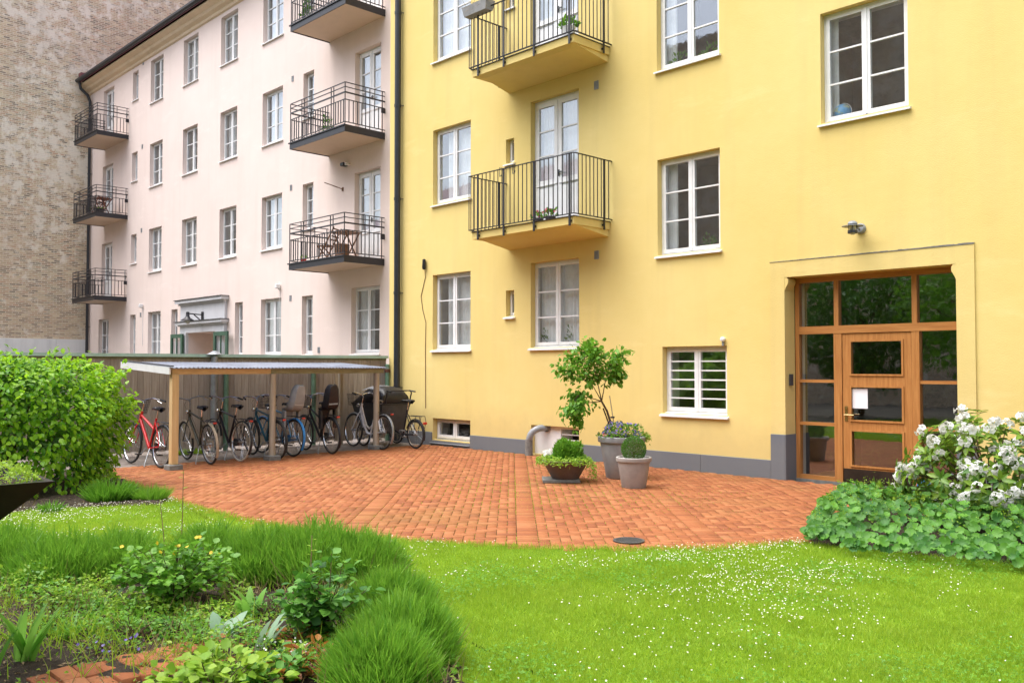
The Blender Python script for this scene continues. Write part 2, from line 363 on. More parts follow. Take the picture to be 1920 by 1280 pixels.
# paving bricks
m = NM('paving_brick'); isl = m.n('ShaderNodeNewGeometry').outputs['Random Per Island']; obr = m.n('ShaderNodeObjectInfo').outputs['Random']
geo = m.n('ShaderNodeNewGeometry').outputs['Position']
rnd = m.math('FRACT', m.math('ADD', isl, m.math('MULTIPLY', obr, 5.3))); r = m.n('ShaderNodeValToRGB'); m.l(rnd, r.inputs[0]); e = r.color_ramp.elements
e[0].color = (.22, .07, .028, 1); e[1].color = (.36, .145, .06, 1); e.new(.4).color = (.295, .1, .036, 1); e.new(.75).color = (.32, .118, .045, 1)
c = m.mix(m.math('MULTIPLY', m.ramp(m.noise(26, 5, .7, geo), .35, .75), .35), r.outputs[0], (.22, .085, .045))
c = m.mix(m.math('MULTIPLY', m.ramp(m.noise(.55, 5, .6, geo), .5, .72), .45), c, (.20, .125, .035))
c = m.mix(m.math('MULTIPLY', m.ramp(m.noise(2.6, 8, .78, geo), .56, .7), .5), c, (.15, .085, .04))
m.bump(m.noise(60, 4, .7, geo), .4, .004); M['paver'] = m.set(c, .82, spec=.25)
m = NM('mossy_joint_sand'); c = m.mix(m.ramp(m.noise(.8, 5), .4, .6), (.085, .05, .025), (.10, .13, .02)); M['joint'] = m.set(m.mix(m.ramp(m.noise(30, 4), .4, .65), c, (.05, .045, .02)), .95, spec=.1)
m = NM('bed_soil'); c = m.mix(m.ramp(m.noise(14, 8, .75), .35, .7), (.035, .026, .02), (.105, .082, .062)); m.bump(m.noise(35, 6, .75), 1, .03); M['soil'] = m.set(c, .95, spec=.15)
m = NM('lawn_ground'); c = m.mix(m.ramp(m.noise(1.6, 6), .35, .7), (.09, .18, .012), (.16, .26, .02)); M['lawn'] = m.set(c, .9, spec=.1)  # tone darkened to stand in for shade between the grass blades
m = NM('courtyard_ground'); c = m.mix(m.ramp(m.noise(.8, 6), .35, .7), (.09, .08, .065), (.14, .13, .1)); M['ground'] = m.set(c, .95)
m = NM('litter_concrete'); c = m.mix(m.ramp(m.noise(5, 7, .7), .45, .7), (.20, .17, .15), (.09, .06, .04)); m.bump(m.noise(24, 5), .6, .01); M['slabs'] = m.set(c, .95)
# corrugated plastic
m = NM('corrugated_plastic'); cc = m.mix(m.ramp(m.noise(3, 5), .4, .7), (.44, .48, .58), (.30, .33, .42)); m.set(cc, .25, spec=.5)
tr = m.n('ShaderNodeBsdfTranslucent'); m.l(cc, tr.inputs[0]); mx = m.n('ShaderNodeMixShader'); mx.inputs[0].default_value = .5
m.l(m.p.outputs[0], mx.inputs[1]); m.l(tr.outputs[0], mx.inputs[2]); m.l(mx.outputs[0], m.out.inputs[0]); M['corr'] = m.m
M['grass'] = leafmat('grass_blade', (.215, .385, .02), (.42, .57, .05), .42, .55, patch=((.42, .52, .07), 1.3))
M['lav'] = leafmat('lavender_needle', (.095, .275, .022), (.245, .46, .045), .4, .5)
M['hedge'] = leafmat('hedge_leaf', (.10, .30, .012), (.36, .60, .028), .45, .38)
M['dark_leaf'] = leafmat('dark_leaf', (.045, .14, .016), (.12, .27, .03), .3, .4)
M['mid_leaf'] = leafmat('mid_leaf', (.085, .25, .02), (.20, .42, .04), .35, .45)
M['lime_leaf'] = leafmat('lime_leaf', (.19, .36, .025), (.34, .5, .05), .4, .5)
M['mantle'] = leafmat('mantle_leaf', (.04, .16, .02), (.14, .345, .04), .28, .5)
M['rhodo'] = leafmat('rhododendron_leaf', (.05, .15, .016), (.22, .34, .03), .25, .35)
M['iris'] = leafmat('iris_blade', (.16, .40, .05), (.28, .54, .09), .45, .45)
M['tulip'] = leafmat('tulip_leaf', (.22, .36, .22), (.34, .47, .32), .3, .4)
M['rust_leaf'] = leafmat('rusty_leaf', (.22, .06, .015), (.38, .17, .03), .3, .5)
M['dry'] = leafmat('dry_stem', (.22, .15, .07), (.38, .28, .15), .2, .7)
M['petal'] = leafmat('white_petal', (.82, .81, .79), (.88, .88, .88), .35, .6)
M['daisy'] = leafmat('daisy_petal', (.78, .78, .76), (.84, .84, .83), .2, .6)
M['yellowf'] = leafmat('yellow_flower', (.7, .48, .02), (.8, .6, .05), .2, .6)
M['violet'] = leafmat('violet_flower', (.16, .1, .45), (.34, .28, .62), .2, .6)
M['redf'] = leafmat('pink_flower', (.65, .08, .14), (.75, .25, .3), .2, .6)
M['bark'] = woodmat('bark', (.13, .085, .055), (.06, .04, .026), .9, 2, 'z', 0, .1)
# ================================================================== SETTING: ground sheets
def sheet(name, pts, z, mat_, kind='structure'):
    n = len(pts); me = bpy.data.meshes.new(name); me.from_pydata([(p[0], p[1], z) for p in pts], [], [tuple(range(n))])
    me.materials.append(mat_); o = link(bpy.data.objects.new(name, me)); tag(o, kind=kind)
    if me.polygons[0].normal.z < 0: me.flip_normals()
    return o
sheet('ground', [(-900, -900), (900, -900), (900, 900), (-900, 900)], -0.06, M['ground'])

# ================================================================== window and door kits
UNIT = MB().box(-.5, .5, -.5, .5, -.5, .5).mesh('pane', M['glass'])
def pane(parent, x0, x1, y, z0, z1, th=.006):
    o = bpy.data.objects.new('pane', UNIT); link(o, parent)
    o.location = ((x0 + x1) / 2, y, (z0 + z1) / 2); o.scale = (x1 - x0, th, z1 - z0); return o
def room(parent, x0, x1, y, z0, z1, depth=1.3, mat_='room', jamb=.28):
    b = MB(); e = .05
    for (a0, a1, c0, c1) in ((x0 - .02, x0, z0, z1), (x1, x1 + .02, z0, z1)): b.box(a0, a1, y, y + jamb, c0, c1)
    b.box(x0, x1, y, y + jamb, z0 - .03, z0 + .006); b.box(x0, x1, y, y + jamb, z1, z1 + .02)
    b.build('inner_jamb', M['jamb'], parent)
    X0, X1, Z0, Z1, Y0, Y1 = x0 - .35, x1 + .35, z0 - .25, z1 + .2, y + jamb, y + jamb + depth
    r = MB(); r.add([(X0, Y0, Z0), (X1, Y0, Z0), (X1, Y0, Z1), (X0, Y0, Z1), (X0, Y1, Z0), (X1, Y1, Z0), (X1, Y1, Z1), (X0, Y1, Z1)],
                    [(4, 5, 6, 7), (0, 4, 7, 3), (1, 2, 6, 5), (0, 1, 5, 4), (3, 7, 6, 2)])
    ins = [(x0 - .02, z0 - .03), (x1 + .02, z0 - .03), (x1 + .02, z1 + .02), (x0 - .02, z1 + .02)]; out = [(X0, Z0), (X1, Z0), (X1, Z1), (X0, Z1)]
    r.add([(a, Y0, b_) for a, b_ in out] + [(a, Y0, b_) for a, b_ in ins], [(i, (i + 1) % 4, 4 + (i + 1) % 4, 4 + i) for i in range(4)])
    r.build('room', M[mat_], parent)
def frame_rect(b, x0, x1, z0, z1, y0, y1, wv, wb=None, wt=None):
    wb = wb or wv; wt = wt or wv
    b.box(x0, x0 + wv, y0, y1, z0, z1); b.box(x1 - wv, x1, y0, y1, z0, z1)
    b.box(x0 + wv, x1 - wv, y0, y1, z0, z0 + wb); b.box(x0 + wv, x1 - wv, y0, y1, z1 - wt, z1)
def window(bld, x0, x1, z0, z1, Y, cols=2, rows=3, rev=.12, sill=True, bars=0, depth=1.3, fat=1.0, added_curtain=None):
    b = MB(); f = .038 * fat; s = .05 * fat; y = Y + rev
    frame_rect(b, x0 + .001, x1 - .001, z0 + .001, z1 - .001, y, y + .07, f)
    n = cols; wx = (x1 - x0 - 2 * f - .012 * (n - 1)) / n; panes = []
    for i in range(n):
        a0 = x0 + f + i * (wx + .012) + .003; a1 = a0 + wx - .006; c0 = z0 + f + .003; c1 = z1 - f - .003
        frame_rect(b, a0, a1, c0, c1, y - .014, y + .045, s, s * 1.15, s)
        g0, g1, h0, h1 = a0 + s, a1 - s, c0 + s * 1.15, c1 - s; mt = .024
        hh = (h1 - h0 - mt * (rows - 1)) / rows
        for k in range(rows):
            zz = h0 + k * (hh + mt); panes.append((g0, g1, zz, zz + hh))
            if k: b.box(g0, g1, y - .009, y + .03, zz - mt, zz)
        for k in range(bars):                        # safety bars behind the glass
            zz = h0 + (h1 - h0) * (k + 1) / (bars + 1)
            if min(abs(zz - (h0 + j * (hh + mt) - mt / 2)) for j in range(1, rows)) > .05: b.box(g0, g1, y - .004, y + .008, zz - .011, zz + .011)
    if n == 2:
        xm = (x0 + x1) / 2; b.box(xm - .016, xm + .016, y - .024, y - .0145, z0 + f + .01, z1 - f - .01)
    w_ = b.build('window', M['white'], bld)
    for p in panes: pane(w_, p[0], p[1], y + .012, p[2], p[3])
    if sill:
        sb = MB(); xa, xb = x0 - .035, x1 + .035
        vs = [(xa, Y - .055, z0 - .03), (xb, Y - .055, z0 - .03), (xb, y + .0, z0 + .02), (xa, y, z0 + .02)]
        vs += [(a, c, d - .022) for a, c, d in vs[:2]] + [(xb, y, z0 - .05), (xa, y, z0 - .05)]
        vs = vs[:4] + [(xa, Y - .055, z0 - .055), (xb, Y - .055, z0 - .055), (xb, y, z0 - .03), (xa, y, z0 - .03)]
        sb.add(vs, [(0, 1, 2, 3), (4, 7, 6, 5), (0, 4, 5, 1), (1, 5, 6, 2), (2, 6, 7, 3), (3, 7, 4, 0)])
        sb.box(x0 + .0005, x1 - .0005, y - .03, y - .001, z0 - .02, z0 + .012)
        sb.build('sill', M['metal_white'], w_)
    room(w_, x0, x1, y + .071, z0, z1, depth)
    if added_curtain:
        side, wd = added_curtain; wd = wd if side else (x1 - x0) * wd; cb = MB(); N = 14 if side else 34; xa = x0 + .03 if side < 0 else (x1 - .03 - wd if side > 0 else (x0 + x1) / 2 - wd / 2)
        rows_ = [[(xa + wd * i / N, y + .125 + .02 * math.sin(i * 1.9), zz) for i in range(N + 1)] for zz in (z0 + .01, (z0 + z1) / 2, z1 - .01)]
        cb.grid(rows_); cb.build('added_curtain', M['added_curtain'], w_, True)  # added only to brighten the look of the panes
    return w_
def balcony_door(bld, x0, x1, z0, z1, Y, rev=.12, rows=3, panel=.36):
    b = MB(); f = .04; y = Y + rev; frame_rect(b, x0 + .001, x1 - .001, z0 + .001, z1 - .001, y, y + .07, f)
    panes = []; wx = (x1 - x0 - 2 * f - .01) / 2; s = .085
    for i in range(2):
        a0 = x0 + f + i * (wx + .01) + .003; a1 = a0 + wx - .006; c0 = z0 + f; c1 = z1 - f - .003
        zp_ = c0 + (c1 - c0) * panel
        frame_rect(b, a0, a1, c0, c1, y - .014, y + .045, s, .14, .1)
        b.box(a0 + s, a1 - s, y - .012, y + .043, zp_ - .06, zp_ + .06)
        b.box(a0 + s, a1 - s, y + .004, y + .03, c0 + .14, zp_ - .06)
        b.box(a0 + s + .03, a1 - s - .03, y - .006, y + .0035, c0 + .18, zp_ - .1)
        b.box(a0 + .02, a1 - .02, y - .03, y - .0145, zp_ - .045, zp_ - .025)
        h0, h1 = zp_ + .06, c1 - .1; mt = .026; hh = (h1 - h0 - mt * (rows - 1)) / rows
        for k in range(rows):
            zz = h0 + k * (hh + mt); panes.append((a0 + s, a1 - s, zz, zz + hh))
            if k: b.box(a0 + s, a1 - s, y - .009, y + .03, zz - mt, zz)
    d = b.build('balcony_door', M['white'], bld)
    for p in panes: pane(d, p[0], p[1], y + .012, p[2], p[3])
    h = MB(); xm = (x0 + x1) / 2; h.box(xm + .02, xm + .04, y - .035, y - .0145, z0 + 1.0, z0 + 1.12); h.box(xm + .02, xm + .12, y - .055, y - .035, z0 + 1.06, z0 + 1.08); h.build('handle', M['darkgrey'], d)
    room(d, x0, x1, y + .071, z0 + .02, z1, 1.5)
    cb = MB(); N = 30; cb.grid([[(x0 + .05 + (x1 - x0 - .1) * i / N, y + .125 + .02 * math.sin(i * 1.9), zz) for i in range(N + 1)] for zz in (z0 + .03, z1 - .02)]); cb.build('added_curtain', M['added_curtain'], d, True); return d  # cloth added to lighten door glass where pale sky would mirror
def wall_mesh(x0, x1, z0, z1, ops, Y, rev):
    xs = sorted({x0, x1} | {o[0] for o in ops} | {o[1] for o in ops}); zs = sorted({z0, z1} | {o[2] for o in ops} | {o[3] for o in ops})
    b = MB(); vid = {}
    def V(x, z):
        if (x, z) not in vid: vid[(x, z)] = len(b.v); b.v.append((x, Y, z))
        return vid[(x, z)]
    for i in range(len(xs) - 1):
        for k in range(len(zs) - 1):
            cx, cz = (xs[i] + xs[i + 1]) / 2, (zs[k] + zs[k + 1]) / 2
            if any(o[0] < cx < o[1] and o[2] < cz < o[3] for o in ops): continue
            b.f.append((V(xs[i], zs[k]), V(xs[i + 1], zs[k]), V(xs[i + 1], zs[k + 1]), V(xs[i], zs[k + 1]))); b.m.append(0)
    for o in ops:
        a, c, d, e = o[:4]; r_ = o[4] if len(o) > 4 else rev
        b.add([(a, Y, d), (a, Y, e), (a, Y + r_, e), (a, Y + r_, d)], [(0, 1, 2, 3)]); b.add([(c, Y, d), (c, Y, e), (c, Y + r_, e), (c, Y + r_, d)], [(3, 2, 1, 0)])
        b.add([(a, Y, e), (c, Y, e), (c, Y + r_, e), (a, Y + r_, e)], [(0, 1, 2, 3)]); b.add([(a, Y, d), (c, Y, d), (c, Y + r_, d), (a, Y + r_, d)], [(3, 2, 1, 0)])
    return b
def shell(b, x0, x1, y0, y1, z1):
    b.box(x0, x1, y0, y1, -.05, z1, '-y')
def px_rect(xl, xr, yt, yb, Y):                          # wall rectangle measured at its left edge
    a = wy(xl, yt, Y); c = wy(xl, yb, Y); d = wy(xr, yt, Y); return [round(a.x, 3), round(d.x, 3), round(c.z, 3), round(a.z, 3)]
def vent(bld, px, py, Y, w_=.09, h=.12, mat_='grey'):
    p = wy(px, py, Y); b = MB(); frame_rect(b, p.x - w_ / 2, p.x + w_ / 2, p.z - h / 2, p.z + h / 2, Y - .012, Y - .001, .012)
    for k in range(5): zz = p.z - h / 2 + .018 + (h - .036) * k / 4; b.box(p.x - w_ / 2 + .012, p.x + w_ / 2 - .012, Y - .009, Y - .001, zz - .005, zz + .004)
    b.box(p.x - w_ / 2 + .012, p.x + w_ / 2 - .012, Y - .003, Y - .0008, p.z - h / 2 + .012, p.z + h / 2 - .012); b.build('vent', M[mat_], bld)

# ================================================================== YELLOW BUILDING
YW = 12.0
yb = empty('apartment_building', 'yellow plastered apartment building with wooden entrance door and grey plinth', 'building', None, (-6, YW, 0))
yb.location = (0, 0, 0)
E_ = px_rect(811.5, 882.3, 516, 655.5, YW); D_ = px_rect(812, 882, 245.5, 384.5, YW)
wE = (E_[0], E_[1], E_[2], E_[3]); wD = (E_[0], E_[1], D_[2], D_[3]); wK = (E_[0], E_[1], D_[2] + 3.09, D_[3] + 3.09)
wF = tuple(px_rect(995, 1085.8, 493.4, 651.5, YW))
BF1, BF2 = 4.18, 7.26
dL = (wF[0], wF[1], BF1 + .03, wy(995.3, 191.7, YW).z); dM = (wF[0], wF[1], BF2 + .03, dL[3] + 3.08)
t1 = tuple(px_rect(948.5, 964, 545, 593, YW)); t2 = (t1[0], t1[1], wy(950, 307, YW).z, wy(950, 262, YW).z); t3 = (t1[0], t1[1], t2[2] + 3.07, t2[3] + 3.07)
wA = tuple(px_rect(1232.4, 1349.7, 300.6, 479.5, YW)); gB = wy(1229, 134.5, YW).z; wG = (wA[0], wA[1], gB, gB + wA[3] - wA[2])
wB = tuple(px_rect(1242, 1362.8, 650, 773.5, YW)); wC = tuple(px_rect(1537.5, 1701.5, 27, 233, YW))
k1 = tuple(px_rect(811.7, 881.8, 783.3, 823, YW)); k2 = px_rect(995.8, 1085.8, 796, 846, YW); k2 = (k2[0], k2[1], .02, k2[3])
ENX0, ENX1 = wy(1473.6, 700, YW).x, wy(1796, 700, YW).x; ENZ = wy(1473.6, 520, YW).z
ent = (ENX0, ENX1, -.05, ENZ, .27)
wl = [wE, wD, wK, wF, wA, wG, wC, t1, t2, t3, wB]
ops = [w_ + (.121,) for w_ in wl] + [dL + (.121,), dM + (.121,), k1 + (.121,), k2 + (.16,), ent]
YX0, YX1 = wy(730, 600, YW).x, 9.0
wm = wall_mesh(YX0, YX1, -.05, 15.5, ops, YW, .12); shell(wm, YX0, YX1, YW, 23, 15.5); wm.build('wall', M['yellow'], yb)
rf = MB(); rf.add([(YX0, 11.5, 15.45), (YX1, 11.5, 15.45), (YX1, 17.5, 19), (YX0, 17.5, 19), (YX0, 23.5, 15.45), (YX1, 23.5, 15.45)], [(0, 1, 2, 3), (3, 2, 5, 4), (0, 3, 4), (1, 5, 2), (0, 4, 5, 1)]); rf.build('roof', M['redroof'], yb)
for i, w_ in enumerate(wl[:7]):
    window(yb, *w_, YW, added_curtain={0: (0, .62), 1: (0, .62), 2: (0, .9), 3: (0, .9), 4: (-1, .2), 5: (-1, .2), 6: (-1, .12)}.get(i))
for w_ in (t1, t2, t3): window(yb, *w_, YW, 1, 1, fat=.7)
window(yb, *wB, YW, 2, 2, bars=5)
window(yb, *k1, YW, 2, 1, sill=False, depth=.5)
balcony_door(yb, *dL, YW); balcony_door(yb, *dM, YW)
# cellar opening with a white board, a small barred light and the grey bent pipe
b = MB(); xm = k2[0] + (k2[1] - k2[0]) * .52; b.box(k2[0], xm, YW + .1, YW + .14, k2[2], k2[3]); frame_rect(b, xm + .002, k2[1], k2[2], k2[3], YW + .09, YW + .14, .05)
cb = b.build('cellar_hatch', M['white'], yb)
b = MB()
for k in range(4): zz = k2[2] + .08 + k * .1; b.box(xm + .052, k2[1] - .05, YW + .12, YW + .135, zz, zz + .02)
b.build('bar', M['white'], cb); room(cb, xm + .05, k2[1] - .05, YW + .141, k2[2] + .05, k2[3] - .05, .4)
px_ = k2[0] + .33
b = MB(); pts = [(px_, YW + .1, .52)] + [(px_ - .21 * math.sin(a) * .9, YW + .02 - .2 * math.sin(a), .52 - .20 * (1 - math.cos(a))) for a in (.3, .6, .9, 1.2, 1.5)]
pts += [(px_ - .22, YW - .17, .28)]; b.tube(pts, .062, 14); vp = b.build('vent_pipe', M['grey'], yb, True)
MB().lathe([(.05, 0), (.072, 0), (.072, .3), (.064, .3)], 16, (px_ - .22, YW - .17, 0)).build('pipe_socket', M['concrete'], vp, True)
MB().lathe([(.085, 0), (.085, .02), (.06, .02)], 16, (px_, YW + .07, .52), 'y').build('pipe_flange', M['grey'], vp, True)
# plinth: panels butted at joints
PH = .27
segs = [(YX0, k1[0] - .02), (k1[1] + .01, k2[0] - .005), (k2[1] + .005, wy(1314, 800, YW).x), (wy(1314, 800, YW).x + .006, wy(1446, 800, YW).x), (ENX1 + .235, ENX1 + 2.2), (ENX1 + 2.206, YX1)]
for a, c in segs: MB().bbox(a, c, YW - .022, YW - .001, -.05, PH, .006).build('plinth', M['plinth'], yb)
MB().box(k1[0] - .0195, k1[1] + .0095, YW - .022, YW - .001, -.05, k1[2] - .02).build('plinth', M['plinth'], yb)
s_ = MB(); s_.add([(k1[0] - .06, YW - .05, k1[2] - .075), (k1[1] + .01, YW - .05, k1[2] - .075), (k1[1] + .01, YW + .11, k1[2] + .01), (k1[0] - .06, YW + .11, k1[2] + .01)], [(0, 1, 2, 3)]); s_.build('cellar_sill', M['plinth'], yb)
for xa in (ENX0 - .232, ENX1 + .004):
    inner = xa + .228
    b = MB(); b.bbox(xa, inner, YW - .045, YW - .0245, -.05, .66, .006)
    jx = (ENX0, ENX0 + .012) if xa < ENX0 - .1 else (ENX1 - .012, ENX1)
    b.box(jx[0] if xa < ENX0 - .1 else jx[0], jx[1], YW - .045, YW + .262, -.05, .66); b.build('door_plinth', M['plinth'], yb)
# raised entrance surround with ogee ears
b = MB(); A0, A1, AZ = ENX0 - .235, wy(1831, 700, YW).x, wy(1450.2, 492.5, YW).z
b.box(A0, ENX0 - .0005, YW - .024, YW - .0005, .66, AZ); b.box(ENX1 + .0005, A1, YW - .024, YW - .0005, .66, AZ); b.box(ENX0, ENX1, YW - .0235, YW - .0005, ENZ, AZ - .0005)
b.build('door_surround', M['yellow_trim'], yb)
for sx, xe in ((1, ENX0), (-1, ENX1)):
    pr = [(0, 0), (.03, 0), (.055, -.03), (.058, -.075), (.045, -.11), (.02, -.15), (.0, -.2)]
    b = MB(); n = len(pr); vs = [(xe + sx * p[0], YW - .02, ENZ + p[1] - .001) for p in pr] + [(xe + sx * p[0], YW + .2, ENZ + p[1] - .001) for p in pr]
    b.add(vs, [tuple(range(n)) if sx < 0 else tuple(range(n))[::-1], tuple(range(n, 2 * n))] + [(i, i + 1, n + i + 1, n + i) for i in range(n - 1)]); b.build('corner_bracket', M['yellow_trim'], yb)
b = MB(); NS = 60; RS = random.Random(3)                  # dark weathered ledge of the surround
for i in range(NS):
    x = A0 + (A1 - A0) * i / NS; x2 = A0 + (A1 - A0) * (i + 1) / NS; t_ = (.004 + .012 * i / NS) * RS.uniform(.6, 1.3)
    b.box(x, x2, YW - .03, YW - .0007, AZ + .0005, AZ + .004 + t_)
b.build('surround_ledge', M['concrete'], yb)
# wooden entrance
EY = YW + .262
def ex(px): return wy(px, 700, EY).x
def ez(px, py): return wy(px, py, EY).z
en = MB().box(ENX0 + .013, ENX1 - .013, EY - .02, EY + .1, -.045, .008).build('entrance', M['concrete'], yb)
ZT0, ZT1 = ez(1495, 627), ez(1495, 613); ZTOP = ENZ - .002; ZB = ez(1495, 890)
xa, xb_, xc, xd, xe, xf_ = ENX0 + .013, ex(1564), ex(1579), ex(1710), ex(1724.5), ENX1 - .013
fw = .062; b = MB()
b.box(xa, xa + fw, EY, EY + .09, .008, ZTOP); b.box(xf_ - fw, xf_, EY, EY + .09, .008, ZTOP)
b.box(xb_, xc - .001, EY - .008, EY + .09, .008, ZT0); b.box(xd + .001, xe, EY - .008, EY + .09, .008, ZT0)
b.box(ex(1564.5), ex(1573), EY, EY + .09, ZT1, ZTOP - .075); b.box(ex(1711), ex(1720.5), EY, EY + .09, ZT1, ZTOP - .075)
b.build('door_frame', M['teak'], en)
def rail(*a): MB().box(*a).build('transom_rail', M['teakx'], en)
rail(xa + fw, xf_ - fw, EY - .014, EY + .09, ZT0, ZT1); rail(xa + fw, xf_ - fw, EY, EY + .09, ZTOP - .075, ZTOP)
lm = [(ez(1498.8, 789.7), ez(1498.8, 795.6)), (ez(1499, 711), ez(1499, 716.5))]
for zt, zb in lm:
    rail(xa + fw, xb_, EY + .004, EY + .08, zb, zt); rail(xe, xf_ - fw, EY + .004, EY + .08, zb, zt)
for u0, u1 in ((xa + fw, xb_), (xe, xf_ - fw)): rail(u0, u1, EY, EY + .09, .008, ZB + .02)
for u0, u1 in ((xa + fw, xb_), (xe, xf_ - fw)):
    lv = [ZB + .02, lm[0][1], lm[0][0], lm[1][1], lm[1][0], ZT0]
    for k in range(3): pane(en, u0, u1, EY + .05, lv[2 * k], lv[2 * k + 1])
tx = [xa + fw, ex(1564.5), ex(1573), ex(1711), ex(1720.5), xf_ - fw]
for k in range(3): pane(en, tx[2 * k], tx[2 * k + 1], EY + .05, ZT1, ZTOP - .075)
DX0, DX1, DZ0, DZ1 = xc + .006, xd - .006, .022, ZT0 - .006
b = MB(); st = .125; dz = [(ez(1594, 871.5), ez(1594, 807)), (ez(1594, 787), ez(1594, 725)), (ez(1594, 701.6), ez(1594, 640))]
b.box(DX0, DX0 + st, EY + .004, EY + .06, DZ0, DZ1); b.box(DX1 - st, DX1, EY + .004, EY + .06, DZ0, DZ1)
lv = [DZ0, dz[0][0], dz[0][1], dz[1][0], dz[1][1], dz[2][0], dz[2][1], DZ1]
for k in range(4): b.box(DX0 + st, DX1 - st, EY + .005, EY + .06, lv[2 * k], lv[2 * k + 1])
for z0, z1 in dz: frame_rect(b, DX0 + st - .02, DX1 - st + .02, z0 - .02, z1 + .02, EY - .012, EY + .0035, .026)
dr = b.build('entrance_door', M['teak'], en)
# the check counts parts up to three deep: the door leaf's own pieces hang under the entrance
for z0, z1 in dz: pane(en, DX0 + st, DX1 - st, EY + .03, z0, z1)
b = MB(); b.box(DX0 + .004, DX1 - .004, EY - .004, EY + .0035, DZ0 + .004, dz[0][0] - .05); b.build('kick_plate', M['bronze'], en)
hz = ez(1585, 777); b = MB(); b.box(DX0 + .03, DX0 + .07, EY - .004, EY + .0035, hz - .09, hz + .12); b.tube([(DX0 + .05, EY, hz), (DX0 + .05, EY - .06, hz), (DX0 + .19, EY - .065, hz)], .011, 8)
b.lathe([(.02, 0), (.02, -.012), (0, -.012)], 12, (DX0 + .05, EY - .004, hz + .09), 'y'); b.build('door_handle', M['brass'], en)
n0 = wy(1597, 728, EY); n1 = wy(1626, 766, EY); MB().box(n0.x, n1.x, EY + .018, EY + .022, n1.z, n0.z).build('paper_notice', M['paper'], en)
b = MB(); b.box(ENX0 + .0125, ENX0 + .026, EY - .19, EY - .09, ez(1482, 722) + .0, ez(1482, 701)); b.build('intercom', M['darkgrey'], en)
for k in range(4): pass
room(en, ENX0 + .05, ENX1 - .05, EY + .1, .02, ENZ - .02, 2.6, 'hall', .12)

# balconies
def bars_pts(x0, x1, n): return [x0 + (x1 - x0) * (i + .5) / n for i in range(n)]
def yellow_balcony(zf):
    X0, X1, Y0, Y1 = -12.56, -9.98, 11.06, YW - .001
    b = MB(); vs = [(X0, Y0, zf), (X1, Y0, zf), (X1, Y1, zf), (X0, Y1, zf), (X0, Y0, zf - .13), (X1, Y0, zf - .13), (X1, Y1, zf - .13), (X0, Y1, zf - .13),
                    (X0 + .35, Y0 + .03, zf - .14), (X1 - .02, Y0 + .03, zf - .14), (X1 - .02, Y1, zf - .24), (X0 + .35, Y1, zf - .24)]
    b.box(X0, X1, Y0, Y1, zf - .13, zf); 
    b.add([(X0 + .03, Y0 + .03, zf - .13), (X1 - .03, Y0 + .03, zf - .13), (X1 - .03, Y1, zf - .13), (X0 + .03, Y1, zf - .13), (X0 + .2, Y0 + .12, zf - .17), (X1 - .2, Y0 + .12, zf - .17), (X1 - .03, Y1, zf - .25), (X0 + .03, Y1, zf - .25)],
          [(4, 7, 6, 5), (0, 4, 5, 1), (1, 5, 6, 2), (3, 7, 4, 0)])
    bal = b.build('balcony', M['yellow'], yb)
    MB().box(X0 - .02, X1 + .02, Y0 - .02, Y1, zf + .0005, zf + .012).build('floor_edge', M['darkgrey'], bal)
    h = 1.06; r0, r1, rz0 = X0 - .04, X1 + .04, zf + .04; yf = Y0 - .04; rz1 = zf + h
    b = MB()
    for zz, t_ in ((rz1, .012), (rz0, .012)):
        b.box(r0, r1, yf - .018, yf + .018, zz - t_ / 2, zz + t_ / 2)
        for xx in (r0, r1): b.box(xx - .018, xx + .018, yf + .0185, Y1, zz - t_ / 2, zz + t_ / 2)
    b.build('rail', M['black'], bal)
    bm = MB().box(-.006, .006, -.006, .006, rz0 + .006, rz1 - .006).mesh('baluster', M['black'])
    pm = MB().box(-.02, .02, -.008, .008, rz0 - .2, rz1 - .006).box(-.02, .02, .0082, .045, rz0 - .13, rz0 - .1).mesh('post', M['black'])
    n = 25
    for i, x in enumerate(bars_pts(r0, r1, n)): inst('baluster', bm, bal, Matrix.Translation((x, yf, 0)))
    for xx in (r0, r1):
        for y in bars_pts(yf + .06, Y1 - .03, 9): inst('baluster', bm, bal, Matrix.Translation((xx, y, 0)))
        inst('baluster', bm, bal, Matrix.Translation((xx, yf, 0)))
    for x in (r0 + .25, r0 + .95, r0 + 1.72, r1 - .1): inst('post', pm, bal, Matrix.Translation((x, yf, 0)))
    for xx, sg in ((r1, 1), (r0, -1)): inst('post', pm, bal, Matrix.Translation((xx, Y1 - .2, 0)) @ Matrix.Rotation(R(90) * sg, 4, 'Z'))
    return bal
yellow_balcony(BF1); yellow_balcony(BF2)
vent(yb, 1118.5, 160, YW, .1, .15); vent(yb, 1119, 478, YW, .1, .15)
def drainpipe(bld, x, Y, z0, z1, r_=.055, top=None):
    b = MB(); pts = [(x, Y - .1, z0), (x, Y - .1, z1)] + ([Vector(p) for p in top] if top else []); b.tube(pts, r_, 12)
    for zz in np.arange(1.2, z1, 2.1): b.lathe([(r_ + .004, -.03), (r_ + .01, -.03), (r_ + .01, .03), (r_ + .004, .03)], 12, (x, Y - .1, zz)); b.beam((x, Y - .1, zz), (x + .09, Y, zz), .012, .012)
    b.build('drainpipe', M['pipe'], bld, True)
drainpipe(yb, wy(745, 400, YW - .1).x, YW, .0, 15.4, .07)
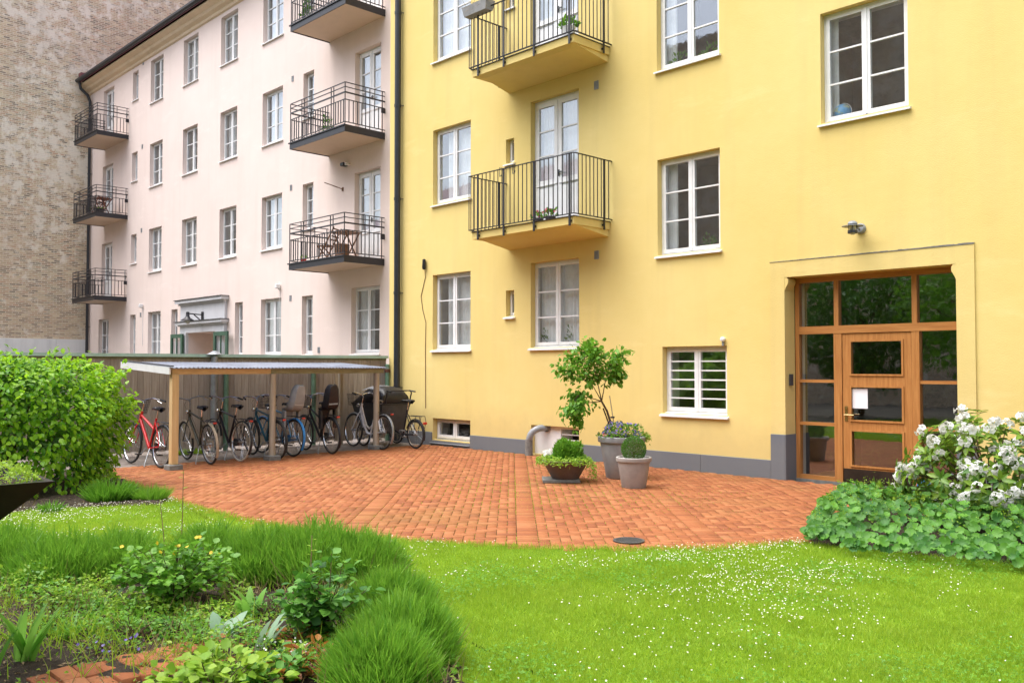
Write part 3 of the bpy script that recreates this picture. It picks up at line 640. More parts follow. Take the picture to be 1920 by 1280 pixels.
# wall things
def cable_thing():
    p = wy(798.5, 497, YW); t_ = empty('wall_cable', 'thin black cable with small dark box hanging down yellow wall by drainpipe', 'cable', None, (p.x, YW, p.z))
    b = MB(); b.lathe([(0, .13), (.035, .12), (.045, -.06), (.03, -.1), (0, -.1)], 10, (0, -.05, .0)); b.build('cable_box', M['black'], t_, True)
    q = [(798, 520), (790, 555), (793, 580), (799, 605), (798, 650), (798.5, 765)]
    MB().tube([(0, -.03, -.08)] + [(wy(a, c, YW).x - p.x, -.008, wy(a, c, YW).z - p.z) for a, c in q], .007, 6).build('cable', M['brown_wood'], t_, True)
cable_thing()
def entrance_lamp():
    p = wy(1614, 429, YW); t_ = empty('wall_lamp', 'small round grey lantern lamp on wall above wooden entrance', 'lamp', None, tuple(p))
    MB().lathe([(0, -.055), (.055, -.05), (.075, -.02), (.075, 0)], 20, (0, 0, 0), 'y').build('wall_plate', M['grey'], t_, True)
    MB().tube([(0, -.04, 0), (0, -.16, 0), (0, -.2, .005)], .014, 8).build('arm', M['grey'], t_, True)
    c = (0, -.25, 0)
    MB().lathe([(0, .085), (.035, .08), (.06, .06), (.065, .04), (.06, .035), (0, .035)], 20, c).build('cap', M['grey'], t_, True)
    MB().lathe([(.04, .03), (.14, .012), (.141, .006), (.04, .022)], 24, c).build('shade_ring', M['grey'], t_, True)
    b = MB()
    for k in range(4): g = k * math.pi / 2 + .4; b.tube([(.055 * math.cos(g), -.25 + .055 * math.sin(g), .035), (.055 * math.cos(g), -.25 + .055 * math.sin(g), -.06)], .005, 5)
    b.lathe([(.062, -.05), (.066, -.05), (.066, -.085), (.06, -.09), (.05, -.085)], 20, c); b.build('cage', M['darkgrey'], t_, True)
    MB().lathe([(.045, .03), (.045, -.07), (.03, -.105), (0, -.112)], 16, c).build('glass_dome', M['bulb'], t_, True)
entrance_lamp()
p = wy(1357.5, 636, YW); sn = empty('motion_sensor', 'small white motion sensor on yellow wall above barred window', 'sensor', None, tuple(p))
MB().lathe([(0, -.08), (.03, -.07), (.04, -.04), (.03, 0)], 12, (0, 0, 0), 'y').build('lens_dome', M['white'], sn, True); MB().box(-.012, .012, -.045, -.01, -.1, -.02).build('sensor_foot', M['grey'], sn)

# ================================================================== PINK BUILDING
PW = 12.9
pb = empty('apartment_building', 'pale pink plastered apartment building with black iron balconies and dark gutter', 'building')
PX0, PX1 = -38.7, YX0 + .3
SILL = [2.0, 5.1, 8.2, 11.27]; WH = 1.56; FL = [4.28, 7.40, 10.47]
def pcol(xl, xr, Z): a, c = wy(xl, 300, PW).x, wy(xr, 300, PW).x; return (round(a, 3), round(c, 3), round(Z[0], 3), round(Z[1], 3))
def PZ(px, py): return wy(px, py, PW).z
pw = []
c_c = (281, 304.5); c_d = (342.5, 370); c_e = (412.5, 444); c_f = (491.5, 529.5)
for xl, xr in (c_c, c_d, c_e, c_f):
    for k in (1, 2, 3): pw.append(pcol(xl, xr, (SILL[k], SILL[k] + WH)) + (2, 3))
for xl, xr in (c_c, c_f): pw.append(pcol(xl, xr, (SILL[0], SILL[0] + WH + .08)) + (2, 3))
pw.append(pcol(660, 713, (SILL[0], SILL[0] + WH + .12)) + (2, 3))
for k in (0, 1, 2, 3): pw.append(pcol(247.5, 257.8, (SILL[k] + (0 if k == 0 else .45), SILL[k] + WH + (.05 if k == 0 else -.03))) + (1, 3 if k == 0 else 2))
for k in (0, 1, 2, 3): pw.append(pcol(568, 588, (SILL[k] + (0 if k == 0 else .35), SILL[k] + WH + .05)) + (1, 3))
pw.append(pcol(324.5, 336, (SILL[0], PZ(325, 580))) + (1, 3)); pw.append(pcol(443, 457.5, (SILL[0], PZ(443, 567))) + (1, 3))
pw.append(pcol(189, 207.5, (SILL[0] - .3, SILL[0] + WH)) + (2, 3))
pd = [pcol(665, 713.5, (f + .03, f + 2.35)) for f in FL] + [pcol(193, 212.5, (f + .03, f + 2.3)) for f in FL]
por = pcol(357, 412.5, (0, PZ(357, 624))); por = (por[0], por[1], -.04, por[3])
pm_ = wall_mesh(PX0, PX1, -.05, 13.3, [w_[:4] + (.141,) for w_ in pw] + [d + (.141,) for d in pd] + [por + (1.2,)], PW, .14); shell(pm_, PX0, PX1, PW, 24, 13.3); pm_.build('wall', M['pink'], pb)
RW = random.Random(21)
for w_ in pw: window(pb, *w_[:4], PW, w_[4], w_[5], .14, fat=.95, added_curtain=RW.choice([(0, .96), (0, .96), (-1, .5 * (w_[1] - w_[0])), (1, .45 * (w_[1] - w_[0])), (0, .9)]))
for d in pd: balcony_door(pb, *d, PW, .14, 3, .33)
b = MB(); prof = [(0, 12.95), (.06, 12.98), (.08, 13.06), (.2, 13.12), (.24, 13.2), (.42, 13.27), (.42, 13.32), (0, 13.32)]
n = len(prof); vs = [(PX0, PW - .001 - p[0], p[1]) for p in prof] + [(PX1 - .32, PW - .001 - p[0], p[1]) for p in prof]
b.add(vs, [tuple(range(n)), tuple(range(n, 2 * n))[::-1]] + [(i, n + i, n + (i + 1) % n, (i + 1) % n) for i in range(n)]); b.build('cornice', M['beige'], pb)
b = MB(); rows = []
for x in (PX0 - .0, PX1 - .33): rows.append([(x, PW - .52 + .085 * math.cos(g), 13.44 + .085 * math.sin(g)) for g in np.linspace(math.pi * 2.05, math.pi * .95, 9)])
b.grid(rows); b.box(PX0, PX1 - .33, PW - .62, PW - .60, 13.4, 13.47); b.build('gutter', M['pipe'], pb)
b = MB(); b.add([(PX0, PW - .5, 13.46), (PX1 - .33, PW - .5, 13.46), (PX1 - .33, 18.4, 17.2), (PX0, 18.4, 17.2), (PX0, 24.2, 13.4), (PX1 - .33, 24.2, 13.4), (PX0, PW - .5, 13.32), (PX1 - .33, PW - .5, 13.32)], [(0, 1, 2, 3), (3, 2, 5, 4), (0, 3, 4), (1, 5, 2), (6, 7, 1, 0)])
pr_ = b.build('roof', M['redroof'], pb); MB().box(PX0 + .02, PX0 + .3, PW - .48, PW + 1.6, 13.47, 13.75).build('roof_kerb', M['redroof'], pr_)
drainpipe(pb, PX0 + .28, PW, 0, 12.6, .06, [(PX0 + .28, PW - .2, 12.85), (PX0 + .2, PW - .45, 13.1), (PX0 + .2, PW - .5, 13.36)])
for px, py in ((549, 148), (546, 352), (269, 118), (267, 275), (238, 216), (237, 368), (265.5, 432), (235, 520), (264, 590), (545, 559), (598, 656)): vent(pb, px, py, PW, .11, .16)
# portal
Q0, Q1 = wy(343, 600, PW).x, wy(426, 600, PW).x; b = MB()
zt = [PZ(357, 624), PZ(345, 612), PZ(345, 590), PZ(343, 578)]; za = por[3]
b.box(Q0, por[0], PW - .1, PW - .001, -.05, za); b.box(por[1], Q1, PW - .1, PW - .001, -.05, za); b.box(Q0, Q1, PW - .1, PW - .001, za, za + .22)
b.box(Q0 - .04, Q1 + .04, PW - .16, PW - .001, za + .22, za + .27); b.box(Q0 - .1, Q1 + .1, PW - .24, PW - .001, za + .27, za + .36)
b.box(Q0, Q1, PW - .09, PW - .001, za + .38, za + .92); b.box(Q0 - .04, Q1 + .04, PW - .15, PW - .001, za + .92, za + .98); b.box(Q0 - .1, Q1 + .1, PW - .25, PW - .001, za + .98, za + 1.08)
po = b.build('portal', M['stone_white'], pb)
b = MB(); b.box(Q0 - .13, Q1 + .13, PW - .28, PW - .001, za + .362, za + .378); b.box(Q0 - .13, Q1 + .13, PW - .29, PW - .001, za + 1.082, za + 1.1); b.build('lead_flashing', M['darkgrey'], po)
b = MB(); b.add([(por[0], PW + 1.2, -.04), (por[1], PW + 1.2, -.04), (por[1], PW + 1.2, za), (por[0], PW + 1.2, za)], [(0, 1, 2, 3)]); b.build('passage_back', M['beige'], po)
for sx, xh in ((-1, por[0]), (1, por[1])):
    b = MB(); wd = (por[1] - por[0]) / 2; x0, x1 = (xh - wd + .1, xh - .06) if sx < 0 else (xh + .06, xh + wd - .1); y0 = PW - .2; z1 = za - .03
    frame_rect(b, x0, x1, .1, z1, y0, y0 + .06, .12, .9, .13); b.box((x0 + x1) / 2 - .018, (x0 + x1) / 2 + .018, y0 + .01, y0 + .05, 1.0, z1 - .13)
    b.box(x0 + .12, x1 - .12, y0 + .01, y0 + .05, 1.62, 1.66); b.box(x0 + .12, x1 - .12, y0 + .02, y0 + .04, .1, 1.0); d_ = b.build('portal_door', M['greendoor'], po)
    pane(d_, x0 + .12, x1 - .12, y0 + .03, 1.66, z1 - .13)
lp = wy(380, 597, PW - .1); t_ = empty('wall_lamp', 'black bracket lamp with wide flat shade on white portal of pink building', 'lamp', None, tuple(lp))
MB().box(-.06, .06, -.03, .0, -.22, .22).build('wall_plate', M['black'], t_)
b = MB(); b.beam((0, -.02, .12), (-.0, -.5, .14), .035, .035); b.beam((0, -.02, -.1), (0, -.3, .12), .03, .03); b.build('arm', M['black'], t_)
MB().lathe([(0, .2), (.05, .19), (.06, .05), (.09, 0), (.22, -.08), (.22, -.09), (.09, -.03), (0, -.03)], 20, (0, -.5, 0)).build('shade', M['black'], t_, True)
MB().lathe([(.07, -.03), (.08, -.1), (.05, -.18), (0, -.2)], 14, (0, -.5, 0)).build('glass_dome', M['bulb'], t_, True)
# pink balconies
def pink_balcony(X0, X1, zf):
    Y0, Y1 = 11.76, PW - .001; b = MB(); b.box(X0, X1, Y0, Y1, zf - .12, zf - .001); bal = b.build('balcony', M['slabpaint'], pb)
    b = MB(); 
    b.box(X0 - .03, X1 + .03, Y0 - .03, Y0 - .0005, zf - .14, zf + .03); b.box(X0 - .03, X0 - .0005, Y0, Y1, zf - .14, zf + .03); b.box(X1 + .0005, X1 + .03, Y0, Y1, zf - .14, zf + .03)
    b.box(X0 - .06, X1 + .06, Y0 - .06, Y0 - .031, zf - .0, zf + .03); b.build('edge_beam', M['black'], bal)
    b = MB(); x0, x1, y0 = X0 - .015, X1 + .015, Y0 - .015
    for hh, t_ in ((1.04, .02), (.93, .018), (.8, .035), (.63, .02), (.09, .02)):
        zz = zf + hh; b.box(x0, x1, y0 - .01, y0 + .01, zz - t_ / 2, zz + t_ / 2)
        for xx in (x0, x1): b.box(xx - .01, xx + .01, y0 + .0105, Y1, zz - t_ / 2, zz + t_ / 2)
    b.build('rail', M['black'], bal)
    lo = MB().box(-.009, .009, -.009, .009, zf + .097, zf + .622).mesh('baluster', M['black']); hi = MB().box(-.009, .009, -.009, .009, zf + .03, zf + 1.03).mesh('post', M['black'])
    n = 22
    for i, x in enumerate(bars_pts(x0 + .01, x1 - .01, n)):
        if i in (4, 5, 16, 17): inst('post', hi, bal, Matrix.Translation((x, y0 + .02, 0)))
        else: inst('baluster', lo, bal, Matrix.Translation((x, y0, 0)))
    for xx in (x0, x1):
        inst('post', hi, bal, Matrix.Translation((xx, y0, 0)))
        for i, y in enumerate(bars_pts(y0 + .05, Y1, 9)):
            if i in (4, 5, 8): inst('post', hi, bal, Matrix.Translation((xx + (.02 if xx == x0 else -.02), y, 0)))
            else: inst('baluster', lo, bal, Matrix.Translation((xx, y, 0)))
    MB().box(x1 + .012, x1 + .03, Y1 - .12, Y1, zf + .5, zf + .62).build('wall_anchor', M['black'], bal)
for f in FL: pink_balcony(-20.42, -17.93, f); pink_balcony(-36.9, -34.5, f)

# ================================================================== OLD BRICK GABLE ON THE LEFT
bg = empty('brick_gable', 'tall weathered brick gable wall with patchy render and whitewashed foot', 'building')
b = MB(); b.box(PX0 - 9, PX0 - .05, 5.5, 30, 2.78, 20); b.build('brick_wall', M['brick_left'], bg)
for y0, y1 in ((5.5, 9.2), (9.212, 11.7), (11.712, PW - .0)): MB().box(PX0 - 9, PX0 + .02, y0, y1, -.05, 2.78).build('base_panel', M['whitewall'], bg)
b = MB()
for y, z in ((10.7, 18.3), (11.9, 17.4)): b.beam((PX0 - .03, y, z - .35), (PX0 - .03, y, z + .35), .03, .05)
b.build('wall_anchor', M['black'], bg)
# ================================================================== OPPOSITE BUILDING (behind the viewer, seen in the panes)
ob = empty('brick_building', 'dark brick building across the courtyard mirrored in window panes', 'building')
b = MB(); b.box(-32, 14, -27, -14, -.05, 18.5); b.build('wall', M['brick_back'], ob)
b = MB(); b.box(-60, -32.02, -27, -14.5, -.05, 12.5); b.build('wing_wall', M['brick_back'], ob)
MB().add([(-60.3, -14.2, 12.5), (-32.03, -14.2, 12.5), (-32.03, -20, 15.5), (-60.3, -20, 15.5)], [(0, 1, 2, 3)]).build('roof', M['redroof'], ob)
# ================================================================== PAVING
ARC = [(238, 905), (262, 915), (300, 930), (345, 945), (400, 960), (470, 977), (560, 993), (700, 1009), (850, 1019), (1030, 1027.5), (1180, 1029.5), (1350, 1027), (1510, 1016)]
arc = [gp(*p) for p in ARC]
right = [gp(1560, 985), gp(1625, 955), gp(1700, 930), Vector((-3.2, 11.2, 0)), Vector((-1.5, 11.6, 0)), Vector((4, 11.75, 0)), Vector((4, 11.97, 0))]
SLX = -15.05
poly_pave = [(p.x, p.y) for p in arc] + [(p.x, p.y) for p in right] + [(SLX, 11.97), (SLX, 5.3), (-13.6, 5.0)]
def inside(P, poly):
    x, y = P[:, 0], P[:, 1]; res = np.zeros(len(P), bool); n = len(poly); j = n - 1
    for i in range(n):
        xi, yi = poly[i]; xj, yj = poly[j]
        c = ((yi > y) != (yj > y)) & (x < (xj - xi) * (y - yi) / (yj - yi + 1e-12) + xi); res ^= c; j = i
    return res
pave = sheet('paving', poly_pave, -.010, M['joint'])
slab_strip = sheet('bike_stand_ground', [(SLX - .004, 11.97), (SLX - .004, 2), (-17.6, 2), (-17.6, 11.97)], -.012, M['slabs'])
# herringbone bays between straight one-brick bands, laid along the view axis of the court
W = .105; rects = []
u_lo, u_hi, v_lo, v_hi = -7.5, 8.5, 6.5, 22.0; BAND = 1.775; U0 = .045
k0 = int(math.floor((u_lo - U0) / BAND)); k1_ = int(math.ceil((u_hi - U0) / BAND))
for kb in range(k0, k1_ + 1):
    a = U0 + kb * BAND; bnd = a + .21
    for j in range(int((v_hi - v_lo) / W)): rects.append((a, bnd, v_lo + j * W, v_lo + (j + 1) * W, 2))
    e0, e1 = bnd, a + BAND; sh = (kb * 3) % 4
    for i in range(-2, int((e1 - e0) / W) + 3):
        for j in range(int((v_hi - v_lo) / W)):
            s_ = (i - j + sh) % 4
            if s_ == 0: r_ = (e0 + i * W, e0 + (i + 2) * W, v_lo + j * W, v_lo + (j + 1) * W)
            elif s_ == 3: r_ = (e0 + i * W, e0 + (i + 1) * W, v_lo + j * W, v_lo + (j + 2) * W)
            else: continue
            q0, q1 = max(r_[0], e0), min(r_[1], e1)
            if q1 - q0 > .03: rects.append((q0, q1, r_[2], r_[3], 0 if (q1 - q0 > .2 and s_ == 0) else (1 if (s_ == 3 and q1 - q0 > .1) else 3)))
rc = np.array(rects); cu, cv = (rc[:, 0] + rc[:, 1]) / 2, (rc[:, 2] + rc[:, 3]) / 2
er, ed = np.array(ER), np.array(ED); cen = cu[:, None] * er[None, :2] + cv[:, None] * ed[None, :2]
keep = inside(cen, poly_pave); rc = rc[keep]; cen = cen[keep]; cu = cu[keep]; cv = cv[keep]
hx = (rc[:, 1] - rc[:, 0]) / 2 - .0034; hy = (rc[:, 3] - rc[:, 2]) / 2 - .0034
BV = np.array([(-1, -1, -.06), (1, -1, -.06), (1, 1, -.06), (-1, 1, -.06), (-1, -1, -.003), (1, -1, -.003), (1, 1, -.003), (-1, 1, -.003), (-.98, -.96, 0), (.98, -.96, 0), (.98, .96, 0), (-.98, .96, 0)])
BQ = np.array([(8, 9, 10, 11)] + [(i, (i + 1) % 4, 4 + (i + 1) % 4, 4 + i) for i in range(4)] + [(4 + i, 4 + (i + 1) % 4, 8 + (i + 1) % 4, 8 + i) for i in range(4)])
tx_, ty_ = RNG.normal(0, .004, len(rc)), RNG.normal(0, .004, len(rc)); dzb = RNG.normal(0, .0012, len(rc)) - .001; rot = RNG.normal(0, .008, len(rc))
prox = np.linalg.norm(cen, axis=1); vis = np.abs(cu / cv) < .55
full = (rc[:, 4] == 0) | (rc[:, 4] == 1) | (rc[:, 4] == 2); order = np.argsort(np.where(full & vis, prox, 1e9))[:300]
base_brick = np_mesh('brick', BV * np.array((.1016, .0491, 1)), BQ, M['paver'])
single = np.zeros(len(rc), bool); single[order] = True
for i in order:
    a = YAW + rot[i] + (math.pi / 2 if rc[i, 4] == 1 else 0)
    o = inst('brick', base_brick, pave); o.location = (cen[i, 0], cen[i, 1], dzb[i]); o.rotation_euler = (tx_[i], ty_[i], a)
P = BV[None] * np.stack([hx, hy, np.ones(len(rc))], 1)[:, None, :]
P[:, :, 2] += dzb[:, None] + P[:, :, 0] * ty_[:, None] + P[:, :, 1] * tx_[:, None]
ca, sa = np.cos(rot)[:, None], np.sin(rot)[:, None]; lu = P[:, :, 0] * ca - P[:, :, 1] * sa + cu[:, None]; lv_ = P[:, :, 0] * sa + P[:, :, 1] * ca + cv[:, None]
G = lu[:, :, None] * er[None, None, :] + lv_[:, :, None] * ed[None, None, :]; G[:, :, 2] = P[:, :, 2]
G = G[~single]; nb = len(G); T = BQ[None] + (np.arange(nb) * 12)[:, None, None]
o = inst('bricks', np_mesh('bricks', G.reshape(-1, 3), T.reshape(-1, 4), M['paver']), pave); o['kind'] = 'stuff'
# drain cover
g_ = gp(1179, 1014); dc = empty('drain_cover', 'round dark iron drain grate in brick paving near lawn edge', 'drain cover', None, (g_.x, g_.y, 0))
b = MB(); b.lathe([(.15, .004), (.15, .012), (.125, .012), (.125, .004)], 28); b.build('rim', M['darkgrey'], dc)
b = MB()
for k in range(-4, 5): h_ = math.sqrt(max(.0, .0156 - (k * .027) ** 2)); b.box(-h_, h_, k * .027 - .008, k * .027 + .008, .004, .0105)
b.build('grate', M['darkgrey'], dc); MB().lathe([(0, .0025), (.126, .0025)], 24).build('shaft_shade', M['black'], dc)  # flat black disc paints the darkness of the hole below the grate

# ================================================================== LAWN, BEDS
bedF = [(-60, 1005), (-60, 1330), (880, 1330), (852, 1245), (822, 1165), (765, 1105), (715, 1055), (600, 1060), (480, 1075), (330, 1085), (150, 1075), (0, 1055)]
poly_bedF = [tuple(gp(*p)[:2]) for p in bedF]
bedL = [(-200, 962), (0, 962), (90, 952), (190, 948), (300, 946), (322, 936), (300, 930), (262, 915), (238, 905)]
poly_bedL = [tuple(gp(*p)[:2]) for p in bedL] + [(-13.6, 5.0), (SLX, 5.3), (SLX, 2), (-11.5, -1.0)]
bedR = [(1508, 1016), (1600, 1026), (1760, 1042), (1920, 1056), (2080, 1068)]
poly_bedR = [tuple(gp(*p)[:2]) for p in bedR] + [(2.5, 9.8), (3.9, 11.7)] + [(p.x, p.y) for p in right[:5]][::-1]
poly_lawn = [(p.x + 0, p.y) for p in arc[2:]] + [tuple(gp(*p)[:2]) for p in bedR[1:]] + [(3, 8), (6, 2), (3, -6), (-9, -8), (-13, -3)] + [tuple(gp(*p)[:2]) for p in bedL[1:6]]
sheet('lawn', poly_lawn, -.008, M['lawn'])
def soil(name, poly, z, amp):
    P = np.array(poly); lo, hi = P.min(0), P.max(0); st_ = .09; xs = np.arange(lo[0] - st_, hi[0] + st_, st_); ys = np.arange(lo[1] - st_, hi[1] + st_, st_)
    X, Y = np.meshgrid(xs, ys); Q = np.stack([X.ravel(), Y.ravel()], 1); ins_ = inside(Q, poly); h = RNG.normal(0, amp, len(Q)) + .02 * np.sin(Q[:, 0] * 3) * np.cos(Q[:, 1] * 2.3)
    V = np.column_stack([Q, np.where(ins_, z + np.abs(h), -.03)]); nx = len(xs); F = []
    idx = np.arange(len(Q)).reshape(len(ys), nx); q = np.stack([idx[:-1, :-1], idx[:-1, 1:], idx[1:, 1:], idx[1:, :-1]], -1).reshape(-1, 4); q = q[ins_[q].any(1)]
    o = inst(name, np_mesh(name, V, q, M['soil'], smooth=True)); tag(o, kind='structure'); return o
soil('front_bed', poly_bedF, .02, .018); soil('hedge_bed', poly_bedL, .01, .012); soil('shrub_bed', poly_bedR, .01, .012)
def sample(poly, n, dens=None):
    P = np.array(poly); lo, hi = P.min(0), P.max(0); out = []; tot = 0
    while tot < n:
        Q = RNG.uniform(lo, hi, (n * 3, 2)); Q = Q[inside(Q, poly)]
        v = Q @ ed[:2]; u = Q @ er[:2]; ok = (v > 3.6) & (np.abs(u) < v * .64 + .5); Q = Q[ok]
        if dens is not None: Q = Q[RNG.uniform(size=len(Q)) < dens(Q)]
        out.append(Q); tot += len(Q)
        if len(Q) == 0: break
    return np.concatenate(out)[:n]
def vnoise(Q, s, seed=0):
    a = np.random.default_rng(seed).uniform(0, 6.28, (6, 3)); r_ = 0
    for i in range(6): th = a[i, 0]; r_ = r_ + np.sin((Q[:, 0] * math.cos(th) + Q[:, 1] * math.sin(th)) * s * (1 + .5 * i) + a[i, 1]) / (1 + .4 * i)
    return r_ / 3
near = lambda Q: np.clip((7.0 / np.maximum(Q @ ed[:2], 3.5)) ** 2, .12, 1)
lawn_only = [p for p in poly_lawn]
Q = sample(lawn_only, 380000, near); inb = inside(Q, poly_bedF); Q = Q[~inb]
N = len(Q); pos = np.column_stack([Q, np.full(N, -.008)]); ax = RNG.normal(0, .5, (N, 3)); ax[:, 2] = 1; nr = RNG.normal(size=(N, 3)); nr[:, 2] *= .3
hgt = RNG.uniform(.018, .052, N) * (1 + .45 * vnoise(Q, 2.2, 1) + .3 * vnoise(Q, 9, 2)); wid = RNG.uniform(.004, .0075, N)
V, T = scatter(TRI_V, TRI_T, pos, frames(ax, nr), np.column_stack([wid, hgt, hgt]))
o = inst('lawn_grass', np_mesh('lawn_grass', V, T, M['grass'])); tag(o, 'short bright green lawn grass between paving and flower bed', 'grass', kind='stuff')
CLV = np.concatenate([np.array([(0, 0, 0), (.32, .5, .05), (0, .95, 0), (-.32, .5, .05)]) @ np.array([(math.cos(g), math.sin(g), 0), (-math.sin(g), math.cos(g), 0), (0, 0, 1)]) for g in (0, 2.09, 4.19)]); CLT = np.concatenate([np.array([(0, 1, 2), (0, 2, 3)]) + 4 * k for k in range(3)])
Q = sample(lawn_only, 16000, lambda Q: near(Q) * np.clip(vnoise(Q, 2.6, 31) * 1.6, 0, 1)); Q = Q[~inside(Q, poly_bedF)]; N = len(Q); nr = RNG.normal(0, .3, (N, 3)); nr[:, 2] = 1
V, T = scatter(CLV, CLT, np.column_stack([Q, RNG.uniform(.02, .045, N)]), frames(np.cross(nr, RNG.normal(size=(N, 3))), nr), RNG.uniform(.009, .016, N)); o = inst('lawn_clover', np_mesh('lawn_clover', V, T, M['mid_leaf'])); tag(o, 'patches of small clover leaves mixed into the lawn', 'clover', kind='stuff')
# tufts along the paving edge
edge = []
for i in range(len(arc) - 1):
    for k in range(420): t_ = RNG.uniform(); p = arc[i].lerp(arc[i + 1], t_); edge.append((p.x + RNG.normal(0, .05), p.y + RNG.normal(0, .05)))
Q = np.array(edge); N = len(Q); pos = np.column_stack([Q, np.full(N, -.01)]); ax = RNG.normal(0, .45, (N, 3)); ax[:, 2] = 1; hgt = RNG.uniform(.03, .075, N)
V, T = scatter(TRI_V, TRI_T, pos, frames(ax, RNG.normal(size=(N, 3))), np.column_stack([np.full(N, .007), hgt, hgt]))
o = inst('edge_grass', np_mesh('edge_grass', V, T, M['grass'])); tag(o, 'longer grass blades fringing the edge of the brick paving', 'grass', kind='stuff')
# moss and weeds sprouting from the joints
jp = []
while len(jp) < 9000:
    i = RNG.integers(len(rc)); 
    c_ = vnoise(cen[i:i + 1], .9, 5)[0] + .5 * (1 - min(abs(cu[i] - .3), 2.5) / 1.6)
    if RNG.uniform() > max(.05, c_ * .7): continue
    s_ = RNG.integers(4); f_ = RNG.uniform(-1, 1); a, c2 = (f_ * (hx[i] + .004), (1 if s_ < 2 else -1) * (hy[i] + .0045)) if s_ % 2 else ((1 if s_ < 2 else -1) * (hx[i] + .0045), f_ * (hy[i] + .004))
    jp.append((er * (cu[i] + a) + ed * (cv[i] + c2))[:2])
Q = np.array(jp); Q = np.repeat(Q, 3, 0) + RNG.normal(0, .005, (len(Q) * 3, 2)); N = len(Q); ax = RNG.normal(0, .7, (N, 3)); ax[:, 2] = 1; hgt = RNG.uniform(.005, .018, N)
V, T = scatter(TRI_V, TRI_T, np.column_stack([Q, np.full(N, -.008)]), frames(ax, RNG.normal(size=(N, 3))), np.column_stack([np.full(N, .008), hgt, hgt]))
o = inst('joint_moss', np_mesh('joint_moss', V, T, M['grass'])); tag(o, 'moss and tiny weeds growing in the brick joints', 'moss', kind='stuff')
# daisies
def ddens(Q):
    v = Q @ ed[:2]; u = Q @ er[:2]; n_ = vnoise(Q, 1.7, 3) + .5 * vnoise(Q, 6, 4)
    zone = np.exp(-((u - 1.9) / 1.9) ** 2) * np.clip((v - 5.2) / 2.0, .04, 1) * 1.0 + .85 * (u < -3.0) * (v > 7) + .13
    return np.clip(zone * (n_ + .35), 0.004, 1)
Q = sample(lawn_only, 4200, ddens); Q = Q[~inside(Q, poly_bedF)]; N = len(Q)
DV = np.array([(0, 0, .2)] + [(math.cos(k * math.pi / 4), math.sin(k * math.pi / 4), .0) for k in range(8)]); DT = np.array([(0, 1 + k, 1 + (k + 1) % 8) for k in range(8)])
pos = np.column_stack([Q, RNG.uniform(.035, .06, N)]); up_ = RNG.normal(0, .3, (N, 3)); up_[:, 2] = 1; up_ += np.array((.25, -.25, 0)); ax = np.cross(up_, RNG.normal(size=(N, 3)))
F = frames(ax, unit(up_)); sz = RNG.uniform(.0035, .0062, N); V1, T1 = scatter(DV, DT, pos, F, sz); V2, T2 = scatter(DV, DT, pos + unit(up_) * .0028, F, sz * .34)
V, T = join([(V1, T1), (V2, T2)]); o = inst('daisies', np_mesh('daisies', V, T, [M['daisy'], M['yellowf']], np.r_[np.zeros(len(T1)), np.ones(len(T2))])); tag(o, 'white daisies dotted through the lawn', 'daisies', kind='stuff')

# ================================================================== BOARD FENCE
F0, F1 = Vector((YX0 - .06, 11.95, 0)), Vector((-17.25, 1.5, 0)); fd = (F1 - F0).normalized(); FLn = (F1 - F0).length; fa = math.atan2(fd.y, fd.x)
fe = empty('board_fence', 'weathered brown vertical board fence with pale green capping behind bicycles', 'fence', None, tuple(F0), fa)
x = 0.0; rr = random.Random(5); pl = []
for kk in range(5):
    wd = .095 + .014 * kk; pl.append((wd, MB().bbox(0, wd - .005, -.011, .011, .06, 1.82, .003).mesh('plank', M['plank'])))
while x < FLn - .1:
    wd, me = rr.choice(pl); o = inst('plank', me, fe, Matrix.Translation((x, rr.uniform(-.006, .006), rr.uniform(-.02, .015)))); x += wd
b = MB(); b.box(0, FLn, -.02, .02, 1.80, 1.855); b.build('top_rail', M['oldwoody'], fe)
b = MB(); b.box(-.02, FLn, -.07, .07, 1.87, 1.905); b.box(-.02, FLn, .07, .078, 1.845, 1.905); b.box(-.02, FLn, -.078, -.07, 1.845, 1.905); b.build('capping', M['greencap'], fe)
for zz in (.45, 1.3): MB().box(0, FLn, -.07, -.02, zz - .04, zz + .04).build('back_rail', M['oldwoody'], fe)
def on_fence(px, off):                                    # distance along the fence seen at px
    d = ray(px, 700); d2 = Vector((d.x, d.y, 0)); n_ = Vector((-fd.y, fd.x, 0)); base = F0 + n_ * off; det = d2.x * (-fd.y) + fd.x * d2.y
    k = (base.x * (-fd.y) + fd.x * base.y) / det; p = d2 * k; return (p - base).dot(fd)
for px in (424, 588, 726):
    s_ = on_fence(px, .07); pst = MB().lathe([(0.05, 0), (.05, 1.7), (.03, 1.72), (0, 1.72)], 14, (s_, .075, 0)).build('post', M['greenpaint'], fe, True)
    MB().lathe([(.052, 1.53), (.062, 1.535), (.062, 1.60), (.052, 1.605)], 14, (s_, .075, 0)).build('clamp', M['rust'], pst, True)
s_ = on_fence(401, .1); gpst = empty('vent_stack', 'grey metal vent pipe with flat hood against board fence', 'pipe', None, tuple(F0 + fd * s_ + Vector((-fd.y, fd.x, 0)) * .12))
MB().lathe([(.065, 0), (.065, 1.86), (.06, 1.86)], 16).build('pipe', M['zinc'], gpst, True); MB().lathe([(.15, 1.9), (.03, 1.97), (0, 1.97)], 16).build('hood', M['zinc'], gpst, True)
b = MB()
for k in range(3): g = k * 2.1; b.tube([(.055 * math.cos(g), .055 * math.sin(g), 1.84), (.09 * math.cos(g), .09 * math.sin(g), 1.915)], .006, 5)
b.build('hood_strut', M['zinc'], gpst)
